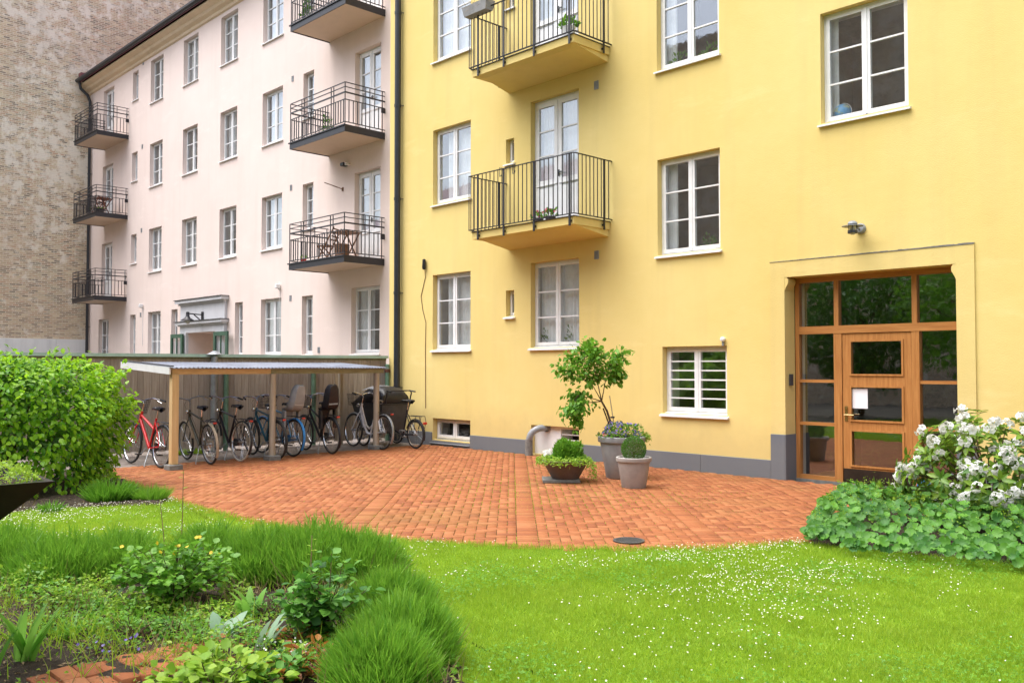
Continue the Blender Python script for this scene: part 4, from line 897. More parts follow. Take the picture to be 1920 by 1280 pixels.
# ================================================================== BICYCLE SHED
p1, p2, p3 = gp(325, 880), gp(510, 862), gp(705, 842)
sh = empty('bicycle_shed', 'open timber bicycle shelter with corrugated plastic roof and wooden posts', 'shelter', None, tuple(p1))
o1 = Vector(p1)
def L(p, z): return (p.x - o1.x, p.y - o1.y, z)
for i, (p, r_, m1) in enumerate(((p1, .055, 'newwood'), (p2, .055, 'oldwood'), (p3, .06, 'oldwood'))):
    c_ = L(p, 0); MB().bbox(c_[0] - .11, c_[0] + .11, c_[1] - .11, c_[1] + .11, -.01, .085, .012).build('footing', M['concrete'], sh)
    if i == 0: MB().bbox(c_[0] - .055, c_[0] + .055, c_[1] - .055, c_[1] + .055, .085, 1.53, .006).build('post', M[m1], sh)
    else: MB().tube([(c_[0], c_[1], .085), (c_[0] + .004, c_[1], .8), (c_[0], c_[1], 1.53)], [r_ * 1.05, r_, r_ * .95], 12).build('post', M[m1], sh, True)
ext = (p3 - p1).normalized(); pa = p1 - ext * .05; pm2 = p1.lerp(p3, .42); pz = p3 + ext * .18
b = MB(); b.beam(L(pa, 1.575), L(pm2, 1.575), .05, .09); b.build('beam', M['newwoody'], sh); b = MB(); b.beam(L(pm2 + ext * .004, 1.575), L(pz, 1.575), .05, .09); b.build('beam', M['oldwoody'], sh)
bk0 = Vector((-16.15, p1.y - .05, 0)); bk1 = Vector((-16.3, p3.y + .12, 0))
for t_ in (0, .33, .66, 1): q0, q1 = pa.lerp(pz, t_), bk0.lerp(bk1, t_); MB().beam(L(q0 + Vector((-.03, 0, 0)), 1.585), L(q1, 1.665), .045, .07).build('rafter', M['oldwood'], sh)
for q in (bk1,): MB().bbox(L(q, 0)[0] - .04, L(q, 0)[0] + .04, L(q, 0)[1] - .04, L(q, 0)[1] + .04, 0, 1.62, .005).build('back_post', M['oldwood'], sh)
b = MB(); b.beam(L(pa + Vector((.06, -.05, 0)), 1.59), L(bk0 + Vector((-.02, -.05, 0)), 1.69), .022, .115); b.build('end_board', M['white'], sh)
qa, qb, qc, qd = pa + Vector((.12, -.06, 0)), pz + Vector((.12, .06, 0)), bk0 + Vector((-.05, -.06, 0)), bk1 + Vector((-.05, .06, 0))
NW = 496; rows = []
for zoff in (0, ):
    for t_ in (0, .25, .5, .75, 1):
        row = []
        for i in range(NW + 1):
            f_ = i / NW; a = qa.lerp(qb, f_); c_ = qc.lerp(qd, f_); p = a.lerp(c_, t_); row.append(L(p, 1.638 + .10 * t_ + .009 * math.sin(f_ * 2 * math.pi * 62) + .003 * math.sin(f_ * 13)))
        rows.append(row)
b = MB(); b.grid(rows); ro = b.build('roof_sheet', M['corr'], sh, True); sm = ro.modifiers.new('thick', 'SOLIDIFY'); sm.thickness = .003
b = MB(); b.beam(L(qa + Vector((-.0, .02, 0)), 1.665), L(qc + Vector((0, .02, 0)), 1.768), .05, .02); b.build('edge_flashing', M['darkgrey'], sh)
# ================================================================== BICYCLES
WHEEL = {}
def wheel_parts(parent, c, R_, tyre='rubber', rim='chrome', t_w=.019, ax_name='wheel'):
    key = (R_, tyre, rim)
    if key not in WHEEL:
        me_t = MB().ring(R_ - t_w, t_w, 36, 7).mesh('tyre', M[tyre], True)
        me_r = MB().ring(R_ - 2 * t_w - .004, .011, 36, 6, flat=.8).mesh('rim', M[rim], True)
        b = MB(); ns = 28
        for k in range(ns):
            g = 2 * math.pi * k / ns; g2 = g + (.5 if k % 2 else -.5); s_ = .03 if k % 4 < 2 else -.03; rr = R_ - 2 * t_w - .008
            b.tube([(.02 * math.cos(g2), s_, .02 * math.sin(g2)), (rr * math.cos(g), 0, rr * math.sin(g))], .0016, 3, False)
        me_s = b.mesh('spokes', M['chrome'])
        me_h = MB().lathe([(0, -.06), (.012, -.06), (.012, -.035), (.026, -.033), (.018, -.02), (.018, .02), (.026, .033), (.012, .035), (.012, .06), (0, .06)], 12, (0, 0, 0), 'y').mesh('hub', M['zinc'], True)
        WHEEL[key] = (me_t, me_r, me_s, me_h)
    me_t, me_r, me_s, me_h = WHEEL[key]
    w_ = inst('wheel', me_h, parent, Matrix.Translation(c) @ Matrix.Rotation(random.uniform(0, 6), 4, 'Y'))
    inst('tyre', me_t, w_); inst('rim', me_r, w_); inst('spokes', me_s, w_); return w_
def saddle_mesh(b, x, z, k=1.0):
    rows = []
    for t_, wd, dz_ in ((-.02, .03, -.02), (0, .085, 0), (.05, .095, .008), (.1, .075, .002), (.16, .04, -.004), (.23, .024, 0), (.265, .016, -.012)):
        rows.append([(x - .12 + t_ * k * 1.05, wd * k * math.sin(g), z + dz_ + (.022 * math.cos(g) if math.cos(g) > 0 else .045 * math.cos(g) * (1 - t_ * 2))) for g in np.linspace(0, 2 * math.pi, 13)])
    b.grid(rows); return b
def arc_guard(b, c, rad, a0, a1, wd=.024):
    rows = []
    for i in range(15):
        g = a0 + (a1 - a0) * i / 14; rows.append([(c[0] + (rad + dr) * math.cos(g), y, c[2] + (rad + dr) * math.sin(g)) for y, dr in ((-wd, -.012), (-wd * .6, .004), (0, .008), (wd * .6, .004), (wd, -.012))])
    b.grid(rows); return b
def basket(parent, c, mat_='black'):
    b = MB(); x, y, z = c; w0, w1, d0, d1, h = .13, .17, .10, .13, .23
    def pt(s, t_, f): return (x + s * (d0 + (d1 - d0) * f), y + t_ * (w0 + (w1 - w0) * f), z + h * f)
    for f in np.linspace(0, 1, 9): q = [pt(-1, -1, f), pt(1, -1, f), pt(1, 1, f), pt(-1, 1, f), pt(-1, -1, f)]; b.tube(q, .004 if f in (0, 1) else .0026, 4, False)
    for s in np.linspace(-1, 1, 11):
        for e in (-1, 1): b.tube([pt(e, s, 0), pt(e, s, 1)], .0022, 3, False); b.tube([pt(s, e, 0), pt(s, e, 1)], .0022, 3, False)
        b.tube([pt(-1, s, 0), pt(1, s, 0)], .0022, 3, False)
    b.build('basket', M[mat_], parent)
def child_seat(parent, c, shell_m, trim_m):
    prof = [(.26, -.30, .07), (.25, -.16, .08), (.22, -.02, .12), (.12, -.01, .15), (0, .0, .165), (-.06, .05, .17), (-.10, .16, .155), (-.12, .28, .14), (-.135, .37, .125), (-.145, .43, .085), (-.148, .455, .04)]
    rows = []; back = []
    for x, z, wd in prof:
        row = []
        for s in np.linspace(-1, 1, 11): wing = max(0, abs(s) - .62) / .38; row.append((c[0] + x + wing * .1 * (1 if z > 0 else .4), c[1] + s * wd, c[2] + z + (wing * .05 if -.05 < z < .1 else 0)))
        rows.append(row)
    b = MB(); b.grid(rows); o = b.build('child_seat', M[shell_m], parent, True); sm = o.modifiers.new('t', 'SOLIDIFY'); sm.thickness = .018
    for s in (-1, 1): MB().bbox(c[0] + .1, c[0] + .19, c[1] + s * .15 - .02, c[1] + s * .15 + .02, c[2] - .38, c[2] - .02, .01).build('leg_guard', M[shell_m], o)
    b = MB(); b.box(c[0] - .1, c[0] - .06, c[1] - .09, c[1] + .09, c[2] + .08, c[2] + .3); b.build('pad', M[trim_m], o)
def bicycle(label, rear, ang, col, style='diamond', tyre='rubber', guard='black', grip='black', saddle='black', basket_=None, seat=None, rack=True, lean=3, bar='chrome', Rw=.345, steer=6, rim='chrome', light=True):
    p = rear; t_ = empty('bicycle', label, 'bicycle', 'bicycles parked under the shelter', (p[0], p[1], 0), ang); t_.rotation_euler = (R(lean), 0, ang)
    WB = 1.07; H = Rw; bb = Vector((.44, 0, .29)); st = Vector((.27, 0, .80)); ht = Vector((.80, 0, .90)); hb = Vector((.845, 0, .74)); rh = Vector((0, 0, H)); fh = Vector((WB, 0, H))
    fm = paint('bike_paint_%d' % len(bpy.data.materials), col, .28, .25, 12)
    wheel_parts(t_, rh, Rw, tyre, rim); wf = wheel_parts(t_, fh, Rw, tyre, rim)
    b = MB(); b.tube([bb, st], .019, 10); b.tube([ht, hb], .024, 10)
    if style == 'diamond': b.tube([st.lerp(bb, .08), ht.lerp(hb, .25)], .019, 10); b.tube([hb.lerp(ht, .2), bb], .022, 10)
    elif style == 'mixte': b.tube([hb.lerp(ht, .6), st.lerp(bb, .35)], .02, 10); b.tube([hb.lerp(ht, .15), bb + Vector((.01, 0, .02))], .025, 10)
    else:
        b.tube([hb.lerp(ht, .7), (.72, 0, .66), (.60, 0, .46), (.49, 0, .40), (.38, 0, .47)], .02, 10); b.tube([hb.lerp(ht, .15), (.70, 0, .48), (.56, 0, .31), bb], .024, 10)
    for s in (-1, 1):
        b.tube([bb + Vector((0, s * .02, 0)), (.2, s * .045, H - .02), rh + Vector((0, s * .055, 0))], .009, 7)
        b.tube([st.lerp(bb, .1) + Vector((0, s * .012, 0)), (.15, s * .04, .62), rh + Vector((0, s * .055, 0))], .008, 7)
        b.tube([hb + Vector((.005, s * .01, -.01)), (.885, s * .045, .64), (1.0, s * .05, .44), fh + Vector((0, s * .055, 0))], .011, 7)
    b.build('frame', fm, t_, True)
    b = MB(); arc_guard(b, rh, Rw + .018, R(15), R(215)); b.build('mudguard', M[guard], t_, True); b = MB(); arc_guard(b, fh, Rw + .018, R(35), R(170)); b.build('mudguard', M[guard], t_, True)
    b = MB(); b.tube([st, (.245, 0, .93)], .012, 8); b.build('seat_post', M['chrome'], t_, True)
    saddle_mesh(MB(), .27, .965).build('saddle', M[saddle], t_, True) if False else None
    sb = MB(); saddle_mesh(sb, .27, .965); sb.build('saddle', M[saddle], t_, True)
    b = MB(); b.tube([ht, (.765, 0, 1.03), (.80, 0, 1.07)], .012, 8)
    for s in (-1, 1): b.tube([(.80, 0, 1.07), (.84, s * .07, 1.10), (.83, s * .19, 1.125), (.74, s * .275, 1.11), (.62, s * .30, 1.085)], .0125, 8)
    hbar = b.build('handlebar', M[bar], t_, True)
    for s in (-1, 1): MB().tube([(.735, s * .277, 1.11), (.60, s * .302, 1.082)], .017, 9).build('grip', M[grip], hbar, True); MB().tube([(.80, s * .24, 1.10), (.72, s * .25, 1.07), (.66, s * .27, 1.05)], .006, 6).build('brake_lever', M['chrome'], hbar, True)
    b = MB(); b.tube([(.80, .02, 1.09), (.9, .05, 1.0), (.87, .02, .85), (.9, .03, .6)], .003, 4); b.tube([(.80, -.02, 1.09), (.92, -.06, .98), (.82, -.02, .82), (.5, -.02, .5)], .003, 4); b.build('cable', M['black'], t_)
    b = MB(); b.lathe([(.085, -.008), (.088, 0), (.085, .008), (.06, .008), (.06, -.008)], 24, bb + Vector((0, -.05, 0)), 'y')
    for s in (-1, 1): b.beam(bb + Vector((0, s * .065, 0)), bb + Vector((s * .13, s * .075, -.1)), .012, .022)
    b.build('crank', M['zinc'], t_)
    for s in (-1, 1): c_ = bb + Vector((s * .13, s * .12, -.1)); MB().bbox(c_.x - .045, c_.x + .045, c_.y - .04, c_.y + .04, c_.z - .012, c_.z + .012, .004).build('pedal', M['rubber'], t_)
    b = MB(); rows = [[(x, -.062, z + dz_) for x, z, dz_ in ((-.03, H, s * .05), (.12, H - .005, s * .055), (.3, .32, s * .07), (.48, .295, s * .085), (.54, .29, s * .05))] for s in (-1, 1)]
    b.grid(rows); cg = b.build('chain_guard', M[guard], t_); cg.modifiers.new('t', 'SOLIDIFY').thickness = .012
    b = MB(); b.tube([(.36, .03, .30), (.27, .15, .015)], .008, 6); b.tube([(.27, .15, .015), (.22, .16, .008)], .008, 6); b.build('kickstand', M['zinc'], t_, True)
    if rack:
        b = MB()
        for s in (-1, 1): b.tube([(.2, s * .05, .745), (-.25, s * .06, .735), (-.27, 0, .735)], .006, 6); b.tube([(-.12, s * .058, .735), rh + Vector((0, s * .06, 0))], .005, 6)
        b.tube([(.1, 0, .745), (-.27, 0, .735)], .005, 6)
        for x in (.05, -.1, -.22): b.tube([(x, -.055, .742), (x, .055, .742)], .004, 5)
        b.build('rack', M['black'], t_, True)
    MB().bbox(-.30, -.28, -.03, .03, .70, .73, .006).build('rear_reflector', M['cushion'], t_)
    if light: MB().lathe([(0, .0), (.03, .01), (.04, .06), (.035, .075), (0, .08)], 12, (.88, 0, .86), 'x').build('headlight', M['chrome'], t_, True)
    if basket_: basket(t_, (1.0, 0, .86), basket_)
    if seat: child_seat(t_, (-.02, 0, .86), *seat)
    return t_
A = math.pi                                                # front wheels to the fence
def B(px, py): p = gp(px, py); return (p.x, p.y)
bicycle('red bicycle with black front basket, first from the hedge', B(301, 877), A + .07, (.62, .02, .025), 'mixte', guard='black', basket_='black', lean=4)
bicycle('olive old roadster bicycle with wide worn mudguards beside pale new post', B(394.8, 870.7), A - .06, (.055, .055, .035), 'diamond', guard='oldwood', grip='oldwood', rim='zinc', lean=-4, bar='zinc')
bicycle('black bicycle with pale cream tyres and black saddle', B(449.7, 865), A + .03, (.012, .012, .018), 'diamond', 'cream_rubber', lean=4)
bicycle('teal blue bicycle behind middle round post', B(522, 860.5), A - .05, (.015, .11, .17), 'diamond', guard='rubber', lean=-3)
bicycle('light blue bicycle carrying grey child seat', B(548.8, 856), A + .05, (.07, .27, .48), 'diamond', guard='bluepl', basket_='black', seat=('greypot', 'greypot2'), lean=3)
bicycle('black bicycle carrying black child seat', B(622, 851), A - .07, (.014, .014, .016), 'mixte', basket_='black', seat=('black', 'grey'), lean=-2)
bicycle('white step-through bicycle with brown saddle and front basket', B(716.5, 843), A - .02, (.85, .85, .86), 'step', guard='zinc', grip='rubber', saddle='claypot', basket_='black', lean=3)
# ---- cargo tricycle
cp = gp(779, 841); ct = empty('cargo_tricycle', 'black cargo tricycle with covered box and rain hood beside drainpipe', 'tricycle', None, (cp.x, cp.y, 0), A - .02)
wheel_parts(ct, (0, 0, .29), .29)
for s in (-1, 1): wheel_parts(ct, (1.25, s * .42, .25), .25)
b = MB(); b.tube([(0, .05, .29), (.4, .04, .27), (.6, 0, .3), (.95, 0, .42)], .02, 8); b.tube([(0, -.05, .29), (.4, -.04, .27), (.6, 0, .3)], .012, 8); b.tube([(.42, 0, .28), (.28, 0, .78)], .018, 8); b.tube([(0, .05, .29), (.3, .02, .7)], .01, 6); b.tube([(0, -.05, .29), (.3, -.02, .7)], .01, 6)
b.beam((1.25, -.42, .25), (1.25, .42, .25), .03, .03); b.build('frame', M['black'], ct, True)
b = MB(); z0, z1 = .3, .88
lo = [(.82, -.27), (1.62, -.27), (1.62, .27), (.82, .27)]; hi = [(.66, -.36), (1.8, -.36), (1.8, .36), (.66, .36)]
b.add([(x, y, z0) for x, y in lo] + [(x, y, z1) for x, y in hi], [(3, 2, 1, 0)] + [(i, (i + 1) % 4, 4 + (i + 1) % 4, 4 + i) for i in range(4)]); bx_ = b.build('cargo_box', M['darkgrey'], ct); bx_.modifiers.new('t', 'SOLIDIFY').thickness = .015
b = MB(); b.tube([(x, y, z1) for x, y in hi] + [(hi[0][0], hi[0][1], z1)], .016, 6); b.build('box_rim', M['black'], bx_)
rows = []
for x, h, wd in ((.66, .0, .36), (.70, .22, .35), (.82, .33, .34), (1.1, .36, .34), (1.4, .30, .345), (1.65, .14, .355), (1.8, 0, .36)):
    rows.append([(x, wd * math.copysign(abs(math.cos(g)) ** .55, math.cos(g)), z1 + .012 + h * math.sin(g) ** .6) for g in np.linspace(0, math.pi, 13)])
b = MB(); b.grid(rows); cv_ = b.build('rain_hood', M['black'], ct, True); cv_.modifiers.new('t', 'SOLIDIFY').thickness = .01
b = MB(); b.grid([[(p[0] * .5 + q[0] * .5, p[1] * 1.01, p[2] + .014) for p, q in zip(r0, r1)][3:10] for r0, r1 in zip(rows[2:5], rows[3:6])]); b.build('clear_window', M['zinc'], cv_, True)
b = MB(); b.tube([(.62, -.3, .9), (.55, -.3, 1.12), (.58, -.28, 1.16), (.60, .28, 1.16), (.57, .3, 1.12), (.62, .3, .9)], .014, 8); b.tube([(.6, -.28, 1.16), (.42, -.3, 1.14)], .016, 8); b.tube([(.6, .28, 1.16), (.42, .3, 1.14)], .016, 8); b.build('handlebar', M['black'], ct, True)
b = MB(); b.tube([(.28, 0, .78), (.25, 0, .93)], .012, 8); b.build('seat_post', M['chrome'], ct, True); sb = MB(); saddle_mesh(sb, .27, .965, 1.15); sb.build('saddle', M['rubber'], ct, True)
b = MB()
for s in (-1, 1): b.tube([(.22, s * .05, .66), (-.22, s * .07, .66), (-.25, s * .07, .56), (-.2, s * .08, .42)], .007, 6); b.tube([(-.1, s * .065, .66), (0, s * .06, .29)], .006, 6)
b.tube([(-.22, -.07, .66), (-.22, .07, .66)], .006, 6); b.tube([(-.0, -.06, .66), (0, .06, .66)], .006, 6); b.build('rack', M['black'], ct, True)
b = MB(); arc_guard(b, (0, 0, .29), .31, R(20), R(200)); b.build('mudguard', M['black'], ct, True)
for s in (-1, 1): b = MB(); arc_guard(b, (1.25, 0, .25), .27, R(20), R(160)); o = b.build('mudguard', M['black'], ct, True); o.location = (0, s * .42, 0)
b = MB(); b.lathe([(.09, -.01), (.09, .01), (.06, .01), (.06, -.01)], 20, (.42, -.06, .28), 'y'); b.beam((.42, -.08, .28), (.55, -.08, .2), .012, .02); b.beam((.42, .08, .28), (.29, .08, .36), .012, .02); b.build('crank', M['chrome'], ct)
for s, q in ((-1, (.55, -.13, .2)), (1, (.29, .13, .36))): MB().bbox(q[0] - .045, q[0] + .045, q[1] - .04, q[1] + .04, q[2] - .012, q[2] + .012, .004).build('pedal', M['zinc'], ct)
MB().bbox(-.33, -.30, -.04, .04, .5, .55, .008).build('rear_reflector', M['cushion'], ct)
# ================================================================== POTS
def arr(l): return np.array(l, float)
def dome_leaves(N, c, rx, ry, rz, inner=.35, low=-.1, noise=.18, seed=1):
    d = rand_dirs(N * 2); d = d[d[:, 2] > low][:N]; N = len(d)
    k = (1 + noise * (np.sin(d[:, 0] * 5 + seed) * np.cos(d[:, 1] * 4 + seed * 2) + .6 * np.sin(d[:, 2] * 9 + seed))) * (1 - inner * RNG.uniform(0, 1, N) ** 2.2)
    return c + d * k[:, None] * arr((rx, ry, rz)), d
g1 = gp(1166, 895); t_ = empty('plant_pot', 'large grey stoneware pot planted with small tree and purple flowers', 'pot', None, (g1.x, g1.y, 0))
MB().lathe([(0, 0), (.225, 0), (.235, .01), (.325, .535), (.35, .535), (.358, .55), (.358, .61), (.345, .62), (.325, .62), (.315, .6), (0, .58)], 40).build('pot_body', M['greypot'], t_, True)
MB().lathe([(.31, .605), (.15, .63), (0, .64)], 24).build('potting_soil', M['soil'], t_, True)
g2 = gp(1188.5, 913); t2_ = empty('plant_pot', 'smaller taupe stoneware pot holding clipped box ball', 'pot', None, (g2.x, g2.y, 0))
MB().lathe([(0, 0), (.162, 0), (.168, .008), (.222, .355), (.24, .358), (.245, .37), (.245, .41), (.235, .418), (.215, .415), (.205, .39), (0, .37)], 36).build('pot_body', M['greypot2'], t2_, True)
g3 = gp(1060, 902); t3_ = empty('plant_bowl', 'wide brown glazed bowl on stone slab filled with green plants', 'bowl', None, (g3.x, g3.y, .045))
MB().lathe([(0, 0), (.19, 0), (.20, .012), (.335, .25), (.345, .262), (.34, .275), (.32, .27), (.29, .22), (0, .2)], 40).build('bowl_body', M['claypot'], t3_, True)
sl = empty('stone_slab', 'flat grey stone slab under brown plant bowl', 'slab', None, (g3.x, g3.y, 0), YAW); MB().bbox(-.33, .2, -.2, .25, 0, .044, .006).build('slab_body', M['concrete'], sl)
bx = empty('box_ball', 'clipped round box ball growing in smaller pot', 'shrub', None, (g2.x, g2.y, .37)); N = 5200
d = rand_dirs(N); pos = arr((g2.x, g2.y, .37 + .155)) + d * (.165 * (1 - .25 * RNG.uniform(0, 1, N) ** 3))[:, None]
foliage(bx, 'leaf', M['dark_leaf'], LEAF4_V, LEAF4_T, pos, d + RNG.normal(0, .7, (N, 3)), RNG.normal(size=(N, 3)) + d, RNG.uniform(.012, .022, N)); MB().tube([(0, 0, 0), (0, 0, .12)], .015, 8).build('stem', M['bark'], bx)
# potted tree
tr_ = empty('potted_tree', 'small leaning tree with loose green crown growing in large grey pot', 'tree', None, (g1.x, g1.y, .6))
def tl(px, py, dz_=0): p = zp(px, py, 13.4 + dz_); return p - Vector((g1.x, g1.y, .6))
trunk = [tl(1150, 812), tl(1146, 795), tl(1138, 770), tl(1128, 752)]
b = MB(); b.tube(trunk, [.02, .018, .016, .014], 8); b.tube([tl(1148, 812, .05), tl(1140, 790, .05), tl(1131, 765, .06)], .011, 6)
tips = []
br = [((1128, 752), (1110, 720), (1098, 690), 0), ((1128, 752), (1120, 715), (1122, 668), .15), ((1128, 752), (1135, 715), (1150, 680), -.1), ((1128, 752), (1105, 745), (1075, 740), .1), ((1128, 752), (1100, 755), (1070, 770), -.15), ((1120, 715), (1140, 690), (1165, 662), .2), ((1110, 720), (1085, 705), (1055, 690), -.1), ((1110, 720), (1090, 680), (1070, 668), .25), ((1120, 715), (1112, 680), (1118, 655), -.2), ((1085, 740), (1068, 760), (1082, 790), .0), ((1098, 690), (1095, 660), (1108, 650), .1), ((1135, 715), (1150, 700), (1158, 705), .15)]
for a, m_, c_, dz_ in br:
    b.tube([tl(*a), tl(*m_, dz_ * .6), tl(*c_, dz_)], [.009, .006, .003], 6); tips.append((tl(*m_, dz_ * .6), tl(*c_, dz_)))
b.build('trunk', M['bark'], tr_, True); MB().tube([tl(1154, 812), tl(1143, 742)], .007, 6).build('stake', M['oldwood'], tr_); MB().lathe([(.03, -.012), (.034, 0), (.03, .012)], 10, tl(1148.5, 782)).build('tie', M['black'], tr_)
pos = []
for m_, c_ in tips:
    for k in range(150): q = m_.lerp(c_, RNG.uniform(.1, 1.12)); pos.append(q + Vector(RNG.normal(0, .06, 3)))
pos = arr([tuple(p) for p in pos]); N = len(pos); off = arr((g1.x, g1.y, .6)); cen_t = pos.mean(0); out = unit(pos - cen_t)
ax = out * .6 + RNG.normal(0, .5, (N, 3)); ax[:, 2] -= .35; nr = RNG.normal(0, .5, (N, 3)); nr[:, 2] += 1
foliage(tr_, 'leaf', M['mid_leaf'], LEAF_V * arr((1, 1, 1)), LEAF_T, pos + off, ax, nr, RNG.uniform(.055, .10, N), 290)
# flowers in the large pot
fl = empty('violets', 'purple violets and trailing leaves around the foot of potted tree', 'flowers', None, (g1.x, g1.y, .6))
pos, d = dome_leaves(900, arr((g1.x, g1.y, .6)), .34, .34, .2, .5, .02); foliage(fl, 'leaf', M['mid_leaf'], LEAF4_V, LEAF4_T, pos, d + RNG.normal(0, .5, d.shape), d + arr((0, 0, 1)), RNG.uniform(.03, .055, len(pos)))
pos, d = dome_leaves(150, arr((g1.x - .04, g1.y, .62)), .3, .3, .21, .1, .1); SC_V, SC_T = scallop(5, .1)
foliage(fl, 'flower', M['violet'], SC_V, SC_T, pos, RNG.normal(size=d.shape), d + arr((.2, -.4, .6)), RNG.uniform(.03, .045, len(pos)), 60)
q = arr((g1.x, g1.y, .64)) + np.outer(np.ones(9), np.array(ER) * -.27 - np.array(ED) * .12) + RNG.normal(0, .02, (9, 3)); foliage(fl, 'red_flower', M['redf'], SC_V, SC_T, q, RNG.normal(size=(9, 3)), np.tile(arr((.4, -.6, .6)), (9, 1)), np.full(9, .035), 8)
tq = []
for k in range(120): a = RNG.uniform(-.9, .5); s_ = RNG.uniform(0, 1); p = np.array(ER) * (.37 + .03 * s_) * math.cos(a) - np.array(ED) * .3 * math.sin(a) + arr((0, 0, .05 - .16 * s_ * RNG.uniform(.2, 1))); tq.append(p + arr((g1.x, g1.y, .6)) + RNG.normal(0, .02, 3))
tq = arr(tq); inst('trailing_leaves', np_mesh('trailing_leaves', *[(V - arr((g1.x, g1.y, .6)), T) for V, T in [scatter(LEAF4_V, LEAF4_T, tq, frames(RNG.normal(0, .6, tq.shape) + arr((0, 0, -.5)), RNG.normal(0, .5, tq.shape) + np.array(ER) * .6 - np.array(ED) * .8), RNG.uniform(.03, .05, len(tq)))]][0], M['lime_leaf']), fl)
# bowl planting
bp = empty('bowl_plants', 'feathery green plants and lime trailing creeper in brown bowl', 'plants', None, (g3.x, g3.y, .27)); c0 = arr((g3.x, g3.y, .27))
pos, d = dome_leaves(2400, c0 + np.array(ER) * .02, .24, .24, .30, .5, .05); foliage(bp, 'leaf', M['mid_leaf'], BLADE_V * arr((.35, 1, 1)), BLADE_T, pos, d + RNG.normal(0, .4, d.shape) + arr((0, 0, .5)), RNG.normal(size=d.shape), RNG.uniform(.04, .075, len(pos)))
tq = []
for k in range(1500): a = RNG.uniform(0, 6.28); s_ = RNG.uniform(0, 1); dr = max(0, math.sin(a * 1 + .2)) * .15 + (.34 if math.cos(a) > .82 else .07); r_ = .25 + .16 * min(1, s_ * 1.6); tq.append(c0 + (np.array(ER) * math.cos(a) + np.array(ED) * math.sin(a)) * (r_ + (.03 if math.cos(a) > .8 else 0)) + arr((0, 0, .07 - dr * s_ ** 1.6 * RNG.uniform(.5, 1) + .03 * math.sin(k))))
tq = arr(tq); V, T = scatter(LEAF4_V, LEAF4_T, tq, frames(RNG.normal(0, .7, tq.shape), RNG.normal(0, .4, tq.shape) + arr((.3, -.5, .7))), RNG.uniform(.025, .045, len(tq))); inst('trailing_creeper', np_mesh('trailing_creeper', V - c0, T, M['lime_leaf']), bp)
q = c0 + np.outer(RNG.normal(-.24, .05, 26), np.array(ER)) + np.outer(RNG.normal(-.02, .07, 26), np.array(ED)) + np.column_stack([np.zeros((26, 2)), RNG.uniform(.1, .19, 26)]); foliage(bp, 'flower', M['petal'], SC_V, SC_T, q, RNG.normal(size=q.shape), np.tile(arr((.4, -.6, .5)), (26, 1)), np.full(26, .04), 26)
# ================================================================== HEDGE
hc = loc2(-7.2, 12.0); hd = empty('leafy_hedge', 'broad bright green leafy hedge bush against board fence', 'hedge', None, (hc.x, hc.y, 0))
def superell(N, a, b_, c, e=.55):
    d = rand_dirs(N * 3); d = d[(d[:, 2] > -.55)][:N]; k = (np.abs(d[:, 0]) ** (2 / e) + np.abs(d[:, 1]) ** (2 / e) + np.abs(d[:, 2]) ** (2 / e)) ** (-e / 2); return d * k[:, None] * arr((a, b_, c)), d
def hedge_leaves(N, shrink, big):
    p, d = superell(N, 1.82, 1.18, .93, .72); lo_ = d[:, 2] < 0; e2 = np.sqrt(d[:, 0] ** 2 + d[:, 1] ** 2) + 1e-6; k2_ = (np.abs(d[:, 0] / e2) ** (2 / .72) + np.abs(d[:, 1] / e2) ** (2 / .72)) ** (-.36); p[lo_, 0] = (d[:, 0] / e2 * k2_ * 1.82)[lo_]; p[lo_, 1] = (d[:, 1] / e2 * k2_ * 1.18)[lo_]; p[lo_, 2] = RNG.uniform(-.86, 0, lo_.sum())
    wob = 1 + .06 * np.sin(p[:, 0] * 4.1 + p[:, 2] * 3) + .05 * np.cos(p[:, 1] * 5 - p[:, 2] * 6 + p[:, 0] * 2) + .025 * np.sin(p[:, 2] * 17 + 3 * np.sin(p[:, 0] * 3.3))
    p = p * (wob * (1 - shrink * RNG.uniform(0, 1, len(p)) ** 1.7))[:, None]; q = p[:, :1] * np.array(ER)[None] + p[:, 1:2] * np.array(ED)[None]; q[:, 2] = .88 + p[:, 2]
    o_ = d[:, :1] * np.array(ER)[None] + d[:, 1:2] * np.array(ED)[None]; o_[:, 2] = d[:, 2]; return q + np.array(hc), o_
pos, o_ = hedge_leaves(13500, .16, 1); ax = o_ * .8 + RNG.normal(0, .45, o_.shape); ax[:, 2] -= .75; nr = o_ + RNG.normal(0, .35, o_.shape); nr[:, 2] += .9
sp_, so_ = hedge_leaves(90, .02, 1); tipm = sp_[:, 2] > 1.0; sp_, so_ = sp_[tipm], so_[tipm]; L2 = []; A2 = []
for q_, n_ in zip(sp_, so_):
    dv_ = unit((n_ + arr((0, 0, .5)) + RNG.normal(0, .4, 3))[None])[0]
    for k in range(9): s_ = k / 8; L2.append(q_ + dv_ * (.02 + .17 * s_) + RNG.normal(0, .012, 3)); A2.append(dv_ * .5 + RNG.normal(0, .7, 3) - arr((0, 0, .25)))
pos = np.concatenate([pos, arr(L2)]); ax = np.concatenate([ax, arr(A2)]); nr = np.concatenate([nr, RNG.normal(0, .4, (len(L2), 3)) + arr((0, 0, 1))])
ok = pos[:, 2] > .05; foliage(hd, 'leaf', M['hedge'], LEAF_V * arr((1.05, 1, 1)), LEAF_T, pos[ok], ax[ok], nr[ok], RNG.uniform(.055, .098, ok.sum()), 300)
pos, o_ = hedge_leaves(6000, .6, 1); pos = pos * .93 + np.array((hc.x, hc.y, .8)) * .07; ax = o_ + RNG.normal(0, .7, o_.shape); ok = pos[:, 2] > .05
